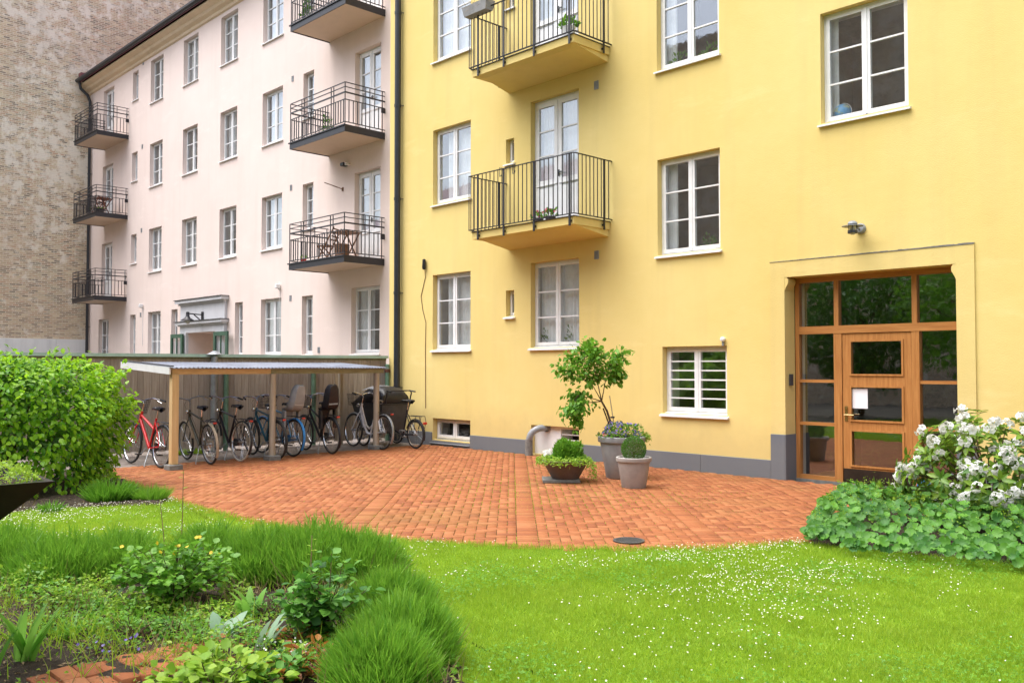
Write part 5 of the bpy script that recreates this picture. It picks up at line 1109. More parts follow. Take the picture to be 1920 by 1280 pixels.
V, T = scatter(LEAF4_V, LEAF4_T, pos[ok], frames(ax[ok], RNG.normal(size=o_.shape)[ok]), RNG.uniform(.08, .13, ok.sum())); o = inst('inner_leaves', np_mesh('inner_leaves', V - np.array((hc.x, hc.y, 0)), T, M['dark_leaf']), hd); o['kind'] = 'stuff'
b = MB()
for k in range(22): a = k * .7; b.tube([(RNG.uniform(-.5, .5), RNG.uniform(-.3, .3), 0), (RNG.uniform(-.8, .8), RNG.uniform(-.5, .5), .8), (1.1 * math.cos(a), .8 * math.sin(a), 1.4)], [.022, .014, .006], 6)
b.build('branches', M['bark'], hd, True)
# ================================================================== generic plants
def tuft(name, label, cat, group, c, rad, h, N, mat_, wd=.006, spread=.55, lean=(0, 0), stiff=1.0):
    t_ = empty(name, label, cat, group, (c[0], c[1], 0)); a = RNG.uniform(0, 6.28, N); r_ = rad * .72 * np.sqrt(RNG.uniform(0, 1, N))
    base = np.column_stack([r_ * np.cos(a), r_ * np.sin(a), np.zeros(N) + RNG.uniform(0, .12, N) * h]); ax = np.column_stack([np.cos(a) * r_ / rad * spread * 1.3, np.sin(a) * r_ / rad * spread * 1.3, np.ones(N) * stiff]) + RNG.normal(0, .16, (N, 3)) + .22 * np.column_stack([np.sin(base[:, 0] * 31 + c[0] * 9), np.cos(base[:, 1] * 29 + c[1] * 7), np.zeros(N)]); ax[:, 0] += lean[0]; ax[:, 1] += lean[1]
    L_ = h * RNG.uniform(.55, 1.08, N) * (1 - .3 * (r_ / rad) ** 2); V, T = scatter(BLADE_V, BLADE_T, base, frames(ax, RNG.normal(size=(N, 3))), np.column_stack([np.full(N, wd) * RNG.uniform(.7, 1.3, N), L_, L_]))
    inst('foliage', np_mesh('foliage', V, T, mat_), t_); return t_
LV = [(5, 1085, .42, .40, 'left end of the back row'), (118, 1098, .38, .38, 'second from left'), (225, 1085, .34, .36, 'third from left'), (395, 1082, .36, .40, 'behind yellow flowered shrub'), (500, 1092, .36, .42, 'left of the tallest mound'), (595, 1092, .42, .47, 'tallest mound near paving edge'), (680, 1098, .32, .40, 'at the bed corner by the lawn'), (735, 1165, .28, .31, 'small mound midway down the lawn edge'), (757, 1245, .29, .36, 'mound at lower right end of bed'), (715, 1300, .28, .32, 'low mound at the bottom edge of picture')]
for px, py, rad, h, wh in LV:
    p = gp(px, py); tl_ = tuft('lavender', 'feathery green lavender clump, ' + wh, 'lavender', 'lavender clumps edging the front bed', p, rad, h, 700, M['lav'], .0085, .7)
    N = 3600; a = RNG.uniform(0, 6.28, N); r_ = rad * np.sqrt(RNG.uniform(0, 1, N)); lump = 1 + .16 * np.sin(a * 3 + px) * np.cos(r_ * 19 + py) + .1 * np.sin(a * 7 + r_ * 23); pos = np.column_stack([r_ * np.cos(a), r_ * np.sin(a), h * .82 * lump * np.sqrt(np.clip(1 - (r_ / rad) ** 2 * .96, 0, 1)) * (1 - .55 * RNG.uniform(0, 1, N) ** 2)]); ax = RNG.normal(0, .3, (N, 3)); ax[:, 2] += 1; ax[:, 0] += np.cos(a) * r_ / rad * .55; ax[:, 1] += np.sin(a) * r_ / rad * .55
    V, T = scatter(BLADE_V, BLADE_T, pos, frames(ax, RNG.normal(size=(N, 3))), np.column_stack([np.full(N, .0075), RNG.uniform(.06, .15, N), np.full(N, .1)])); inst('side_leaves', np_mesh('side_leaves', V, T, M['lav']), tl_)
    N = 60; a = RNG.uniform(0, 6.28, N); r_ = rad * .8 * np.sqrt(RNG.uniform(0, 1, N)); pos = np.column_stack([r_ * np.cos(a), r_ * np.sin(a), np.zeros(N)]); ax = np.column_stack([np.cos(a) * .5, np.sin(a) * .5, np.ones(N)]) + RNG.normal(0, .3, (N, 3)); hh = h * RNG.uniform(.4, 1.12, N)
    V, T = scatter(BLADE_V, BLADE_T, pos, frames(ax, RNG.normal(size=(N, 3))), np.column_stack([np.full(N, .005), hh, hh])); inst('dead_stems', np_mesh('dead_stems', V, T, M['dry']), tl_)
def shrub(name, label, cat, c, h, rad, nst, mat_, lsize, per, group=None, leafv=LEAF_V, leaft=LEAF_T, single=0, stem='bark', zlow=.15, flower=None):
    t_ = empty(name, label, cat, group, (c[0], c[1], 0)); b = MB(); pos = []; ax = []
    for k in range(nst):
        a = RNG.uniform(0, 6.28); r_ = rad * math.sqrt(RNG.uniform(.02, 1)); hh = h * RNG.uniform(.6, 1.05) * (1 - .35 * (r_ / rad) ** 2); tip = arr((r_ * math.cos(a), r_ * math.sin(a), hh)); mid = arr((tip[0] * .35, tip[1] * .35, hh * .55)); b.tube([(tip[0] * .08, tip[1] * .08, 0), tuple(mid), tuple(tip)], [.006, .004, .002], 5)
        for j in range(per):
            s_ = RNG.uniform(zlow, 1); p = (mid * (1 - s_) + tip * s_) if s_ > .4 else mid * (s_ / .4); dirv = arr((math.cos(a + RNG.normal(0, 1.2)), math.sin(a + RNG.normal(0, 1.2)), RNG.normal(.1, .4))); pos.append(p + dirv * RNG.uniform(.01, .07)); ax.append(dirv)
    b.build('stems', M[stem], t_, True); pos = arr(pos) + arr((c[0], c[1], 0)); ax = arr(ax); nr = RNG.normal(0, .4, ax.shape); nr[:, 2] += 1
    foliage(t_, 'leaf', mat_, leafv, leaft, pos, ax, nr, lsize * RNG.uniform(.65, 1.2, len(pos)), single)
    if flower:
        fm, n_, s_ = flower; q = pos[np.argsort(-pos[:, 2] + RNG.normal(0, .06, len(pos)))[:n_]] + RNG.normal(0, .02, (n_, 3)) + arr((0, 0, .02)); foliage(t_, 'flower', fm, SC_V, SC_T, q, RNG.normal(size=q.shape), np.tile(arr((.4, -.5, .7)), (n_, 1)), np.full(n_, s_), n_)
    return t_
ROUND_V = LEAF_V * arr((1.5, 1, 1))
shrub('flowering_shrub', 'round-leaved green shrub with small yellow flowers in middle of front bed', 'shrub', gp(325, 1145), .5, .38, 60, M['mid_leaf'], .05, 26, None, ROUND_V, LEAF_T, 220, 'bark', .1, (M['yellowf'], 12, .03))
shrub('rose_bush', 'young rose bush with blue-green leaves between lavender clumps', 'shrub', gp(615, 1200), .5, .26, 24, M['mantle'], .062, 20, None, ROUND_V, LEAF_T, 160)
def weed_stalk(label, base, top, lv): 
    p = gp(*base); t_ = empty('tall_weed', label, 'weed', None, (p.x, p.y, 0)); v = (p - Vector((0, 0, 0))).dot(ED); q = zp(top[0], top[1], v) - p; b = MB(); b.tube([(0, 0, 0), tuple(q * .5 + Vector((.01, 0, 0))), tuple(q)], [.006, .004, .003], 6); b.build('stem', M['dry'], t_)
    n_ = lv; s_ = RNG.uniform(.3, 1.0, n_); pos = np.outer(s_, np.array(q)) + np.array(p); a = RNG.uniform(0, 6.28, n_); ax = np.column_stack([np.cos(a), np.sin(a), np.full(n_, .3)]); foliage(t_, 'leaf', M['lime_leaf'], LEAF_V * arr((.8, 1, 1)), LEAF_T, pos, ax, np.tile(arr((0, 0, 1.)), (n_, 1)), RNG.uniform(.03, .06, n_), n_)
weed_stalk('tall thin weed stalk standing before the paving edge', (338, 1060), (344, 880), 12); weed_stalk('thin reddish weed stalk left of taller stalk', (312, 1075), (300, 935), 9); weed_stalk('weed stalk with dark bud rising above tallest lavender mound', (575, 1190), (585, 1003), 9)
STRAP_V = arr([(-.5, 0, 0), (.5, 0, 0), (-.62, .3, .03), (.62, .3, .03), (-.55, .62, .1), (.55, .62, .1), (-.3, .86, .2), (.3, .86, .2), (0, 1, .3)]); STRAP_T = np.array([(0, 1, 3), (0, 3, 2), (2, 3, 5), (2, 5, 4), (4, 5, 7), (4, 7, 6), (6, 7, 8)])
def straps(name, label, cat, c, n_, L_, wd, mat_, spread, group=None):
    t_ = empty(name, label, cat, group, (c[0], c[1], 0)); a = RNG.uniform(0, 6.28, n_); ax = np.column_stack([np.cos(a) * spread, np.sin(a) * spread, np.ones(n_)]) * RNG.uniform(.7, 1.3, (n_, 1)); ax[:, 2] = 1; nr = -np.column_stack([np.cos(a), np.sin(a), np.full(n_, -.2)]) * -1
    pos = arr((c[0], c[1], .02)) + RNG.normal(0, .025, (n_, 3)) * arr((1, 1, 0)); l_ = L_ * RNG.uniform(.65, 1.1, n_); foliage(t_, 'leaf', mat_, STRAP_V, STRAP_T, pos, ax, nr, np.column_stack([np.full(n_, wd), l_, l_]), n_); return t_
straps('iris', 'broad upright sword-shaped iris leaves at lower left of bed', 'iris', gp(42, 1250), 14, .36, .036, M['iris'], .28)
straps('iris', 'smaller iris fan cut by left picture edge', 'iris', gp(-15, 1275), 9, .3, .03, M['iris'], .3)
straps('tulip', 'pale grey-green broad tulip leaves folded over beside brick edging', 'tulip', gp(415, 1205), 7, .21, .075, M['tulip'], .75)
straps('tulip', 'upright yellowish tulip leaves right of pale folded tulip leaves', 'tulip', gp(468, 1165), 6, .24, .05, M['iris'], .35)
straps('tulip', 'pale narrow tulip leaves near reddish plants', 'tulip', gp(492, 1228), 5, .25, .04, M['tulip'], .4)
for i, (px, py, wh) in enumerate(((130, 1205, 'beside iris leaves'), (250, 1160, 'below yellow flowered shrub'), (365, 1215, 'left of pale tulip leaves'), (180, 1150, 'on bare soil'))): straps('bulb_foliage', 'arching narrow bulb leaves ' + wh, 'plant', gp(px, py), 22, .22, .009, M['mid_leaf'], 1.0, 'bulb leaves in the front bed')
shrub('rusty_perennial', 'low rust-red leaved perennial at bottom of bed', 'plant', gp(590, 1275), .17, .26, 30, M['rust_leaf'], .055, 12, None, LEAF_V, LEAF_T, 120)
shrub('rusty_perennial', 'small red-brown sprouting plant under rose bush', 'plant', gp(560, 1215), .12, .13, 16, M['rust_leaf'], .04, 9, None, LEAF_V, LEAF_T, 60)
shrub('leafy_perennial', 'light green leafy plant in nearest corner hiding brick edging', 'plant', gp(400, 1330), .24, .30, 34, M['lime_leaf'], .06, 16, None, ROUND_V, LEAF_T, 200)
shrub('leafy_perennial', 'green leafy plant at the bottom edge left of rusty plant', 'plant', gp(500, 1300), .2, .2, 22, M['mantle'], .05, 14, None, ROUND_V, LEAF_T, 120)
shrub('leafy_perennial', 'pale speckled low plant with tiny white flowers by rusty plant', 'plant', gp(540, 1262), .12, .22, 26, M['lime_leaf'], .03, 14, None, LEAF_V, LEAF_T, 60, 'bark', .1, (M['petal'], 40, .012))
shrub('leafy_perennial', 'small yellow-green seedling clump on soil left of shrub', 'plant', gp(118, 1145), .2, .2, 24, M['lime_leaf'], .035, 12, None, LEAF_V, LEAF_T, 60)
shrub('violet_plant', 'low plant with pale violet flowers beside brick edging', 'flowers', gp(205, 1232), .1, .17, 24, M['mid_leaf'], .022, 9, None, LEAF_V, LEAF_T, 30, 'bark', .1, (M['violet'], 16, .02))
# ground weeds and litter in the bed
Q = sample(poly_bedF, 13000, lambda Q: np.clip(.05 + 1.3 * vnoise(Q, 3.0, 8), .012, 1)); N = len(Q); pos = np.column_stack([Q, .03 + RNG.uniform(0, 1, N) * np.clip(.08 + .2 * vnoise(Q, 4.0, 12), .04, .24)]); ax = RNG.normal(0, 1, (N, 3)); ax[:, 2] = np.abs(ax[:, 2]) * .6; nr = RNG.normal(0, .5, (N, 3)); nr[:, 2] += 1
V, T = scatter(LEAF4_V, LEAF4_T, pos, frames(ax, nr), RNG.uniform(.015, .045, N)); o = inst('bed_weeds', np_mesh('bed_weeds', V, T, [M['mid_leaf'], M['lime_leaf'], M['mantle']], np.repeat((np.clip(vnoise(Q, 5.0, 14) * 2 + 1 + RNG.normal(0, .4, N), 0, 2.99)).astype(int), 2))); tag(o, 'low mixed weeds covering soil of the front bed', 'weeds', kind='stuff')
Q = sample(poly_bedF, 1300, lambda Q: np.clip(vnoise(Q, 2.4, 9) * 1.2, .01, 1)); N = len(Q); pos = np.column_stack([Q, np.full(N, .04)]); ax = RNG.normal(0, .6, (N, 3)); ax[:, 2] = 1; hg = RNG.uniform(.05, .2, N); V, T = scatter(BLADE_V, BLADE_T, pos, frames(ax, RNG.normal(size=(N, 3))), np.column_stack([np.full(N, .006), hg, hg])); o = inst('bed_grass', np_mesh('bed_grass', V, T, M['grass'])); tag(o, 'thin wild grass growing between plants of the front bed', 'grass', kind='stuff')
Q = sample(poly_bedF, 1300, lambda Q: np.clip(.2 + vnoise(Q, 2.2, 19), .05, 1)); N = len(Q); ax = RNG.normal(0, .5, (N, 3)); ax[:, 2] = 1; hg = RNG.uniform(.05, .24, N); V, T = scatter(BLADE_V, BLADE_T, np.column_stack([Q, np.full(N, .03)]), frames(ax, RNG.normal(size=(N, 3))), np.column_stack([np.full(N, .005), hg, hg])); o = inst('dead_stalks', np_mesh('dead_stalks', V, T, M['dry'])); tag(o, 'dead straw-coloured stalks sticking up in the front bed', 'stalks', kind='stuff')
Q = np.concatenate([sample(poly_bedF, 6000), sample(poly_bedL, 900), sample(poly_bedR, 500)]); N = len(Q); pos = np.column_stack([Q, RNG.uniform(.03, .055, N)]); ax = RNG.normal(0, 1, (N, 3)); ax[:, 2] *= .25; nr = RNG.normal(0, .3, (N, 3)); nr[:, 2] += 1; V, T = scatter(LEAF4_V * arr((.7, 1, 1)), LEAF4_T, pos, frames(ax, nr), RNG.uniform(.012, .04, N)); o = inst('leaf_litter', np_mesh('leaf_litter', V, T, M['dry'])); tag(o, 'dry brown leaf litter and twigs on bed soil', 'litter', kind='stuff')
for i, (px, py, mt_, wh) in enumerate(((60, 1125, 'mid_leaf', 'under the leftmost lavender'), (190, 1118, 'lime_leaf', 'left of yellow flowered shrub'), (250, 1208, 'mid_leaf', 'right of violet flowers'), (440, 1130, 'lime_leaf', 'between shrub and rose bush'), (500, 1165, 'mantle', 'just left of rose bush'), (690, 1225, 'lime_leaf', 'right of rose bush'), (660, 1265, 'mid_leaf', 'between rusty plant and lavender'), (95, 1195, 'mid_leaf', 'right of iris leaves'), (330, 1205, 'mantle', 'above brick edging'))):
    shrub('leafy_weed', 'small leafy weed ' + wh, 'weed', gp(px, py), RNG.uniform(.1, .18), RNG.uniform(.1, .17), 22, M[mt_], RNG.uniform(.026, .04), 12, 'leafy weeds in the front bed', LEAF_V, LEAF_T, 20)
# brick edging in the bed
be = empty('brick_edging', 'strip of orange bricks edging soil at bottom of front bed', 'edging', None, tuple(gp(270, 1240))); be0 = gp(270, 1240); e0_, e1_ = gp(60, 1296), gp(468, 1203); dv = (e1_ - e0_); n_ = int(dv.length / .108); an = math.atan2(dv.y, dv.x)
for k in range(n_):
    for r_ in range(2):
        p = e0_ + dv * ((k + .5) / n_) - Vector((-dv.y, dv.x, 0)).normalized() * (.21 * r_) - be0; o = inst('brick', base_brick, be); o.location = (p.x, p.y, .05 + RNG.normal(0, .004)); o.rotation_euler = (RNG.normal(0, .03), RNG.normal(0, .03), an + math.pi / 2 + RNG.normal(0, .03))
# plants at the foot of the hedge
tuft('grassy_plant', 'leafy green border clump at right foot of hedge', 'plant', None, gp(205, 940), .3, .3, 900, M['mid_leaf'], .014, .9)
tuft('grassy_plant', 'finer grassy clump at lawn corner beside brick paving', 'plant', None, gp(282, 938), .26, .22, 900, M['lav'], .007, .9)
tuft('grassy_plant', 'small weed clump on bare soil under dark planter tip', 'plant', None, gp(95, 958), .14, .14, 160, M['mid_leaf'], .012, .9)
for i, (px, py, wh) in enumerate(((345, 852, 'behind pale new post'), (372, 850, 'under olive bicycle'), (800, 829, 'at cellar window by wall'))): tuft('weed', 'small green weed ' + wh, 'weed', None, gp(px, py), .13, .13, 130, M['lime_leaf'], .022, 1.1)
# ================================================================== DARK PLANTER
vb = 4.7; tip = zp(124, 894, vb); uu = tip.dot(ER); s_ = .46; zc = tip.z; cx = uu - s_ * math.sqrt(2) * .96
pc = loc2(cx, vb - .1); pl_ = empty('steel_planter', 'dark steel bowl planter on pedestal cut by left picture edge', 'planter', None, (pc.x, pc.y, 0), YAW + R(45 - 4))
b = MB(); hi = [(-s_, -s_), (s_, -s_), (s_, s_), (-s_, s_)]; k_ = .30
b.add([(x, y, zc) for x, y in hi] + [(x * k_, y * k_, zc - .32) for x, y in hi] + [(x * .93, y * .93, zc) for x, y in hi] + [(x * .8, y * .8, zc - .09) for x, y in hi], [(i + 4, i, (i + 1) % 4, (i + 1) % 4 + 4)[::-1] for i in range(4)] + [(4, 5, 6, 7)] + [(i, (i + 1) % 4, 8 + (i + 1) % 4, 8 + i) for i in range(4)] + [(8 + i, 8 + (i + 1) % 4, 12 + (i + 1) % 4, 12 + i) for i in range(4)]); b.build('bowl', M['steel_dark'], pl_)
MB().add([(x * .88, y * .88, zc - .04) for x, y in hi], [(0, 1, 2, 3)]).build('potting_soil', M['soil'], pl_); MB().box(-.12, .12, -.12, .12, 0, zc - .318).build('pedestal', M['steel_dark'], pl_)
pp = empty('planter_plants', 'pale green creeping plants and drooping stems in dark planter', 'plants', None, (pc.x, pc.y, zc)); c0 = arr((pc.x, pc.y, zc)); N = 1700
a = RNG.uniform(-1, 1, (N, 2)) * s_ * .93; ca_, sa_ = math.cos(YAW + R(41)), math.sin(YAW + R(41)); xy = np.column_stack([a[:, 0] * ca_ - a[:, 1] * sa_, a[:, 0] * sa_ + a[:, 1] * ca_]); rr_ = np.abs(a).max(1) / s_; pos = np.column_stack([xy, RNG.uniform(-.03, .16, N) * (1.15 - rr_)]) + c0
foliage(pp, 'leaf', M['lime_leaf'], LEAF4_V, LEAF4_T, pos, RNG.normal(0, 1, (N, 3)) + arr((0, 0, .5)), RNG.normal(0, .5, (N, 3)) + arr((0, 0, 1)), RNG.uniform(.018, .035, N))
N = 220; a = RNG.uniform(0, 6.28, N); rr_ = RNG.uniform(0, .3, N); pos = np.column_stack([rr_ * np.cos(a), rr_ * np.sin(a), RNG.uniform(.02, .42, N)]) + c0 - np.array(ER) * .2; V, T = scatter(LEAF_V, LEAF_T, pos, frames(RNG.normal(0, 1, (N, 3)), RNG.normal(0, .5, (N, 3)) + arr((0, 0, 1))), RNG.uniform(.05, .09, N)); inst('tall_leaves', np_mesh('tall_leaves', V - c0, T, M['lime_leaf']), pp)
b = MB()
for k in range(4):
    q0 = tip - Vector(c0) - ER * (.08 + .06 * k) - ED * .05; b.tube([tuple(q0 + Vector((0, 0, .02))), tuple(q0 - ED * .06 + Vector((0, 0, -.05))), tuple(q0 - ED * .07 - ER * .03 + Vector((0, 0, -.13 - .03 * k)))], .0025, 5)
b.build('drooping_stem', M['dry'], pp)
# ================================================================== LADY'S MANTLE AND RHODODENDRON
MV, MT = scallop(9, .2); lm0 = gp(1720, 1005); la = empty('ladys_mantle', 'broad mound of round scalloped green leaves at edge of lawn', 'plant', None, (lm0.x, lm0.y, 0))
fr_ = [gp(1512, 1012), gp(1600, 1030), gp(1760, 1048), gp(1920, 1064), gp(2060, 1078)]; bkp = [gp(1548, 965), gp(1640, 948), gp(1790, 962), gp(1930, 985), gp(2060, 1000)]
def mantle(N, s_lo, s_hi):
    t_ = RNG.uniform(0, 3.999, N); i = t_.astype(int); f = t_ - i; F_ = arr([tuple(p) for p in fr_]); K_ = arr([tuple(p) for p in bkp]); A_ = F_[i] * (1 - f)[:, None] + F_[i + 1] * f[:, None]; B_ = K_[i] * (1 - f)[:, None] + K_[i + 1] * f[:, None]
    w_ = RNG.uniform(s_lo, s_hi, N); p = A_ * (1 - w_)[:, None] + B_ * w_[:, None]; prof = np.sqrt(np.clip(1 - (2 * np.clip(w_, .03, 1) - 1) ** 2, 0, 1)) * np.clip(.35 + t_ * 1.6, .35, 1); return p, prof, unit(A_ - B_), w_
p, prof, outd, w_ = mantle(1900, -.14, 1.0); up_ = RNG.uniform(.15, 1, 1900) ** .7; p[:, 2] = .045 + prof * .335 * up_ + np.abs(RNG.normal(0, .02, 1900)); nr = outd * np.clip(1.25 - up_ * prof, .1, 1.2)[:, None] * .9 + RNG.normal(0, .3, p.shape); nr[:, 2] += .75; ax = np.cross(nr, RNG.normal(size=p.shape))
foliage(la, 'leaf', M['mantle'], MV, MT, p, ax, nr, RNG.uniform(.05, .11, 1900), 300)
p, prof, outd, w_ = mantle(9000, .05, 1.05); p[:, 2] = .085 + prof * .325 + RNG.normal(0, .03, 9000); cl_ = np.sin(p[:, 0] * 23) * np.cos(p[:, 1] * 19) > .3; cl_ &= (RNG.uniform(size=9000) < np.clip(1.25 - .3 * np.linalg.norm(p[:, :2] - np.array(fr_[0])[:2], axis=1), .05, 1)); p = p[cl_]; V, T = scatter(LEAF4_V, LEAF4_T, p, frames(RNG.normal(size=p.shape), RNG.normal(size=p.shape) + arr((0, 0, 1))), RNG.uniform(.014, .026, len(p))); o = inst('flower_spray', np_mesh('flower_spray', V - np.array((lm0.x, lm0.y, 0)), T, M['lime_leaf']), la); o['kind'] = 'stuff'
rb = loc2(4.9, 9.15); rh_ = empty('rhododendron', 'white flowering rhododendron bush in front of entrance', 'shrub', None, (rb.x, rb.y, 0)); c0 = np.array((rb.x, rb.y, .45)); N = 300
d = rand_dirs(N * 2); d = d[d[:, 2] > -.45][:N]; N = len(d); wv = 1 + .15 * np.sin(d[:, 0] * 6 + 1) * np.cos(d[:, 2] * 5 + d[:, 1] * 4); rad_ = arr((.98, .85, .74)); tips = c0 + (d[:, :1] * np.array(ER) * rad_[0] + d[:, 1:2] * np.array(ED) * rad_[1] + d[:, 2:] * arr((0, 0, rad_[2]))) * wv[:, None] * RNG.uniform(.72, 1.0, (N, 1)); wd_ = d[:, :1] * np.array(ER) + d[:, 1:2] * np.array(ED) + d[:, 2:] * arr((0, 0, 1))
b = MB()
for k in range(0, N, 4): b.tube([(0, 0, .05), tuple((tips[k] - c0) * .5 + arr((0, 0, .4))), tuple(tips[k] - np.array((rb.x, rb.y, 0)))], [.014, .008, .004], 5)
b.build('branches', M['bark'], rh_); pos, ax, nr = [], [], []
for k in range(N):
    t1_ = np.cross(wd_[k], arr((0.3, .2, 1))); t1_ /= np.linalg.norm(t1_); t2__ = np.cross(wd_[k], t1_)
    for j in range(8): g = j * .785 + k; dirv = t1_ * math.cos(g) + t2__ * math.sin(g) + wd_[k] * .35 - arr((0, 0, .12)); pos.append(tips[k] + dirv * .012 - wd_[k] * RNG.uniform(0, .06)); ax.append(dirv); nr.append(wd_[k] + arr((0, 0, .5)))
pos, ax, nr = arr(pos), arr(ax), arr(nr); foliage(rh_, 'leaf', M['rhodo'], LEAF_V * arr((.72, 1, 1)), LEAF_T, pos, ax, nr, RNG.uniform(.075, .125, len(pos)), 300)
# flower trusses: ten open five-lobed bells on a ball
fb = []
for lobe in range(5):
    g = lobe * 2 * math.pi / 5; ca_, sa_ = math.cos(g), math.sin(g); cb_, sb_ = math.cos(g + .62), math.sin(g + .62); cc_, sc_ = math.cos(g - .62), math.sin(g - .62)
    fb.append(([(0, 0, 0), (.012 * cc_, .012 * sc_, .016), (.012 * cb_, .012 * sb_, .016), (.03 * cc_, .03 * sc_, .03), (.03 * cb_, .03 * sb_, .03), (.046 * ca_, .046 * sa_, .02)], [(0, 1, 2), (1, 3, 2), (3, 4, 2), (3, 5, 4)]))
fv = np.concatenate([arr(a) for a, _ in fb]); ft = np.concatenate([np.array(t__) + 6 * i for i, (_, t__) in enumerate(fb)]); TR = []
for var in range(3):
    dd = unit(np.array([(math.cos(2.4 * k) * math.sqrt(1 - (1 - k / 8.5) ** 2 * .9), math.sin(2.4 * k) * math.sqrt(1 - (1 - k / 8.5) ** 2 * .9), 1 - k / 8.5 + .12) for k in range(12)]) + RNG.normal(0, .3, (12, 3))); dd = dd[RNG.permutation(12)[:9]]; V, T = scatter(fv, ft, dd * RNG.uniform(.035, .075, (9, 1)), frames(np.cross(dd, RNG.normal(size=dd.shape)), dd + RNG.normal(0, .35, dd.shape)), RNG.uniform(.75, 1.25, 9)); TR.append(np_mesh('flower_truss', V, T, M['petal']))
vis_ = np.argsort(-(wd_ @ (-np.array(ED) * .8 + arr((0, 0, .55)) - np.array(ER) * .35)) + RNG.normal(0, .45, N))[:84]
for k in vis_:
    F_ = frames(np.cross(wd_[k:k + 1], RNG.normal(size=(1, 3))), wd_[k:k + 1] + arr((0, 0, .25)))[0]; Mx = np.eye(4); Mx[:3, :3] = F_ * RNG.uniform(.6, .85); Mx[:3, 3] = tips[k] + wd_[k] * .025 - np.array((rb.x, rb.y, 0)); o = inst('flower_truss', TR[k % 3], rh_); o.matrix_basis = Matrix(Mx.tolist())
p = gp(1731, 945); tb = empty('blue_toy', 'small bright blue plastic disc half hidden by rhododendron at door', 'toy', None, (p.x - .1, 11.9, .0)); tb.location = (wy(1733, 890, 11.85).x, 11.85, 0); MB().lathe([(0, -.02), (.09, -.02), (.1, 0), (.09, .02), (0, .02)], 20, (0, 0, .1), 'y').build('disc_body', M['bluepl'], tb, True)
# ================================================================== TREES BEHIND THE VIEWER (mirrored in the entrance glass)
def tree(label, c, H, r_, N, mat_):
    t_ = empty('garden_tree', label, 'tree', None, (c[0], c[1], 0)); b = MB(); b.tube([(0, 0, 0), (.05, .02, H * .35), (0, 0, H * .7)], [.13, .1, .05], 8)
    for k in range(9): a = k * 2.4; b.tube([(0, 0, H * (.3 + .04 * k)), (r_ * .4 * math.cos(a), r_ * .4 * math.sin(a), H * (.5 + .03 * k)), (r_ * .85 * math.cos(a), r_ * .85 * math.sin(a), H * (.6 + .035 * k))], [.05, .03, .012], 6)
    b.build('trunk', M['bark'], t_, True); d = rand_dirs(N); wv = 1 + .22 * np.sin(d[:, 0] * 7 + c[0]) * np.cos(d[:, 2] * 6 + d[:, 1] * 5); pos = d * (wv * (1 - .6 * RNG.uniform(0, 1, N) ** 2))[:, None] * arr((r_, r_, H * .4)) + arr((0, 0, H * .62))
    V, T = scatter(LEAF4_V, LEAF4_T, pos, frames(d + RNG.normal(0, .8, d.shape), RNG.normal(size=d.shape) + arr((0, 0, 1))), RNG.uniform(.14, .24, N)); inst('crown', np_mesh('crown', V, T, mat_), t_)
tree('leafy garden tree mirrored in right panes of entrance', (-9.0, -3.6), 5.6, 2.3, 7000, M['mid_leaf']); tree('garden tree mirrored in middle panes of entrance', (-13.4, -4.6), 5.0, 2.2, 7000, M['dark_leaf']); tree('low garden tree mirrored in barred window', (-19.5, -4.2), 4.2, 2.2, 6000, M['mid_leaf'])
# ================================================================== SMALL THINGS ON BALCONIES AND SILLS
def chair(label, loc, rz, mat_='brown_wood'):
    t_ = empty('folding_chair', label, 'chair', None, loc, rz); me = MB().box(-.19, .19, -.018, .018, -.008, .008).mesh('slat', M[mat_])
    for k in range(5): inst('seat_slat', me, t_, Matrix.Translation((0, -.16 + .08 * k, .44)))
    for k in range(4): inst('back_slat', me, t_, Matrix.Translation((0, .2 + .03 * k, .58 + .09 * k)) @ Matrix.Rotation(R(75), 4, 'X'))
    for s in (-1, 1): MB().beam((s * .2, -.2, 0), (s * .2, .3, .9), .02, .03).build('leg', M[mat_], t_); MB().beam((s * .175, .22, 0), (s * .175, -.18, .44), .02, .03).build('leg', M[mat_], t_)
def table(label, loc, rz, mat_='brown_wood', h=.7):
    t_ = empty('folding_table', label, 'table', None, loc, rz); me = MB().box(-.28, .28, -.035, .035, -.01, .01).mesh('slat', M[mat_])
    for k in range(7): inst('top_slat', me, t_, Matrix.Translation((0, -.24 + .08 * k, h)))
    for s in (-1, 1): MB().beam((s * .22, -.22, 0), (s * .22, .22, h - .012), .02, .03).build('leg', M[mat_], t_); MB().beam((s * .2, .22, 0), (s * .2, -.22, h - .012), .02, .03).build('leg', M[mat_], t_)
f1, f2, f3 = FL
chair('brown folding chair on lowest right balcony of pink building', (-19.55, 12.3, f1 + .002), R(-60)); table('brown folding table on lowest right balcony of pink building', (-18.75, 12.35, f1 + .002), R(10))
wb_ = empty('wicker_basket', 'dark wicker basket under table on pink balcony', 'basket', None, (-18.4, 12.0, f1 + .002)); b = MB()
for k in range(7): b.lathe([(.17, k * .05), (.185, k * .05 + .02), (.17, k * .05 + .048)], 14)
b.lathe([(0, .002), (.17, .002)], 14); b.build('weave', M['brown_wood'], wb_, True)
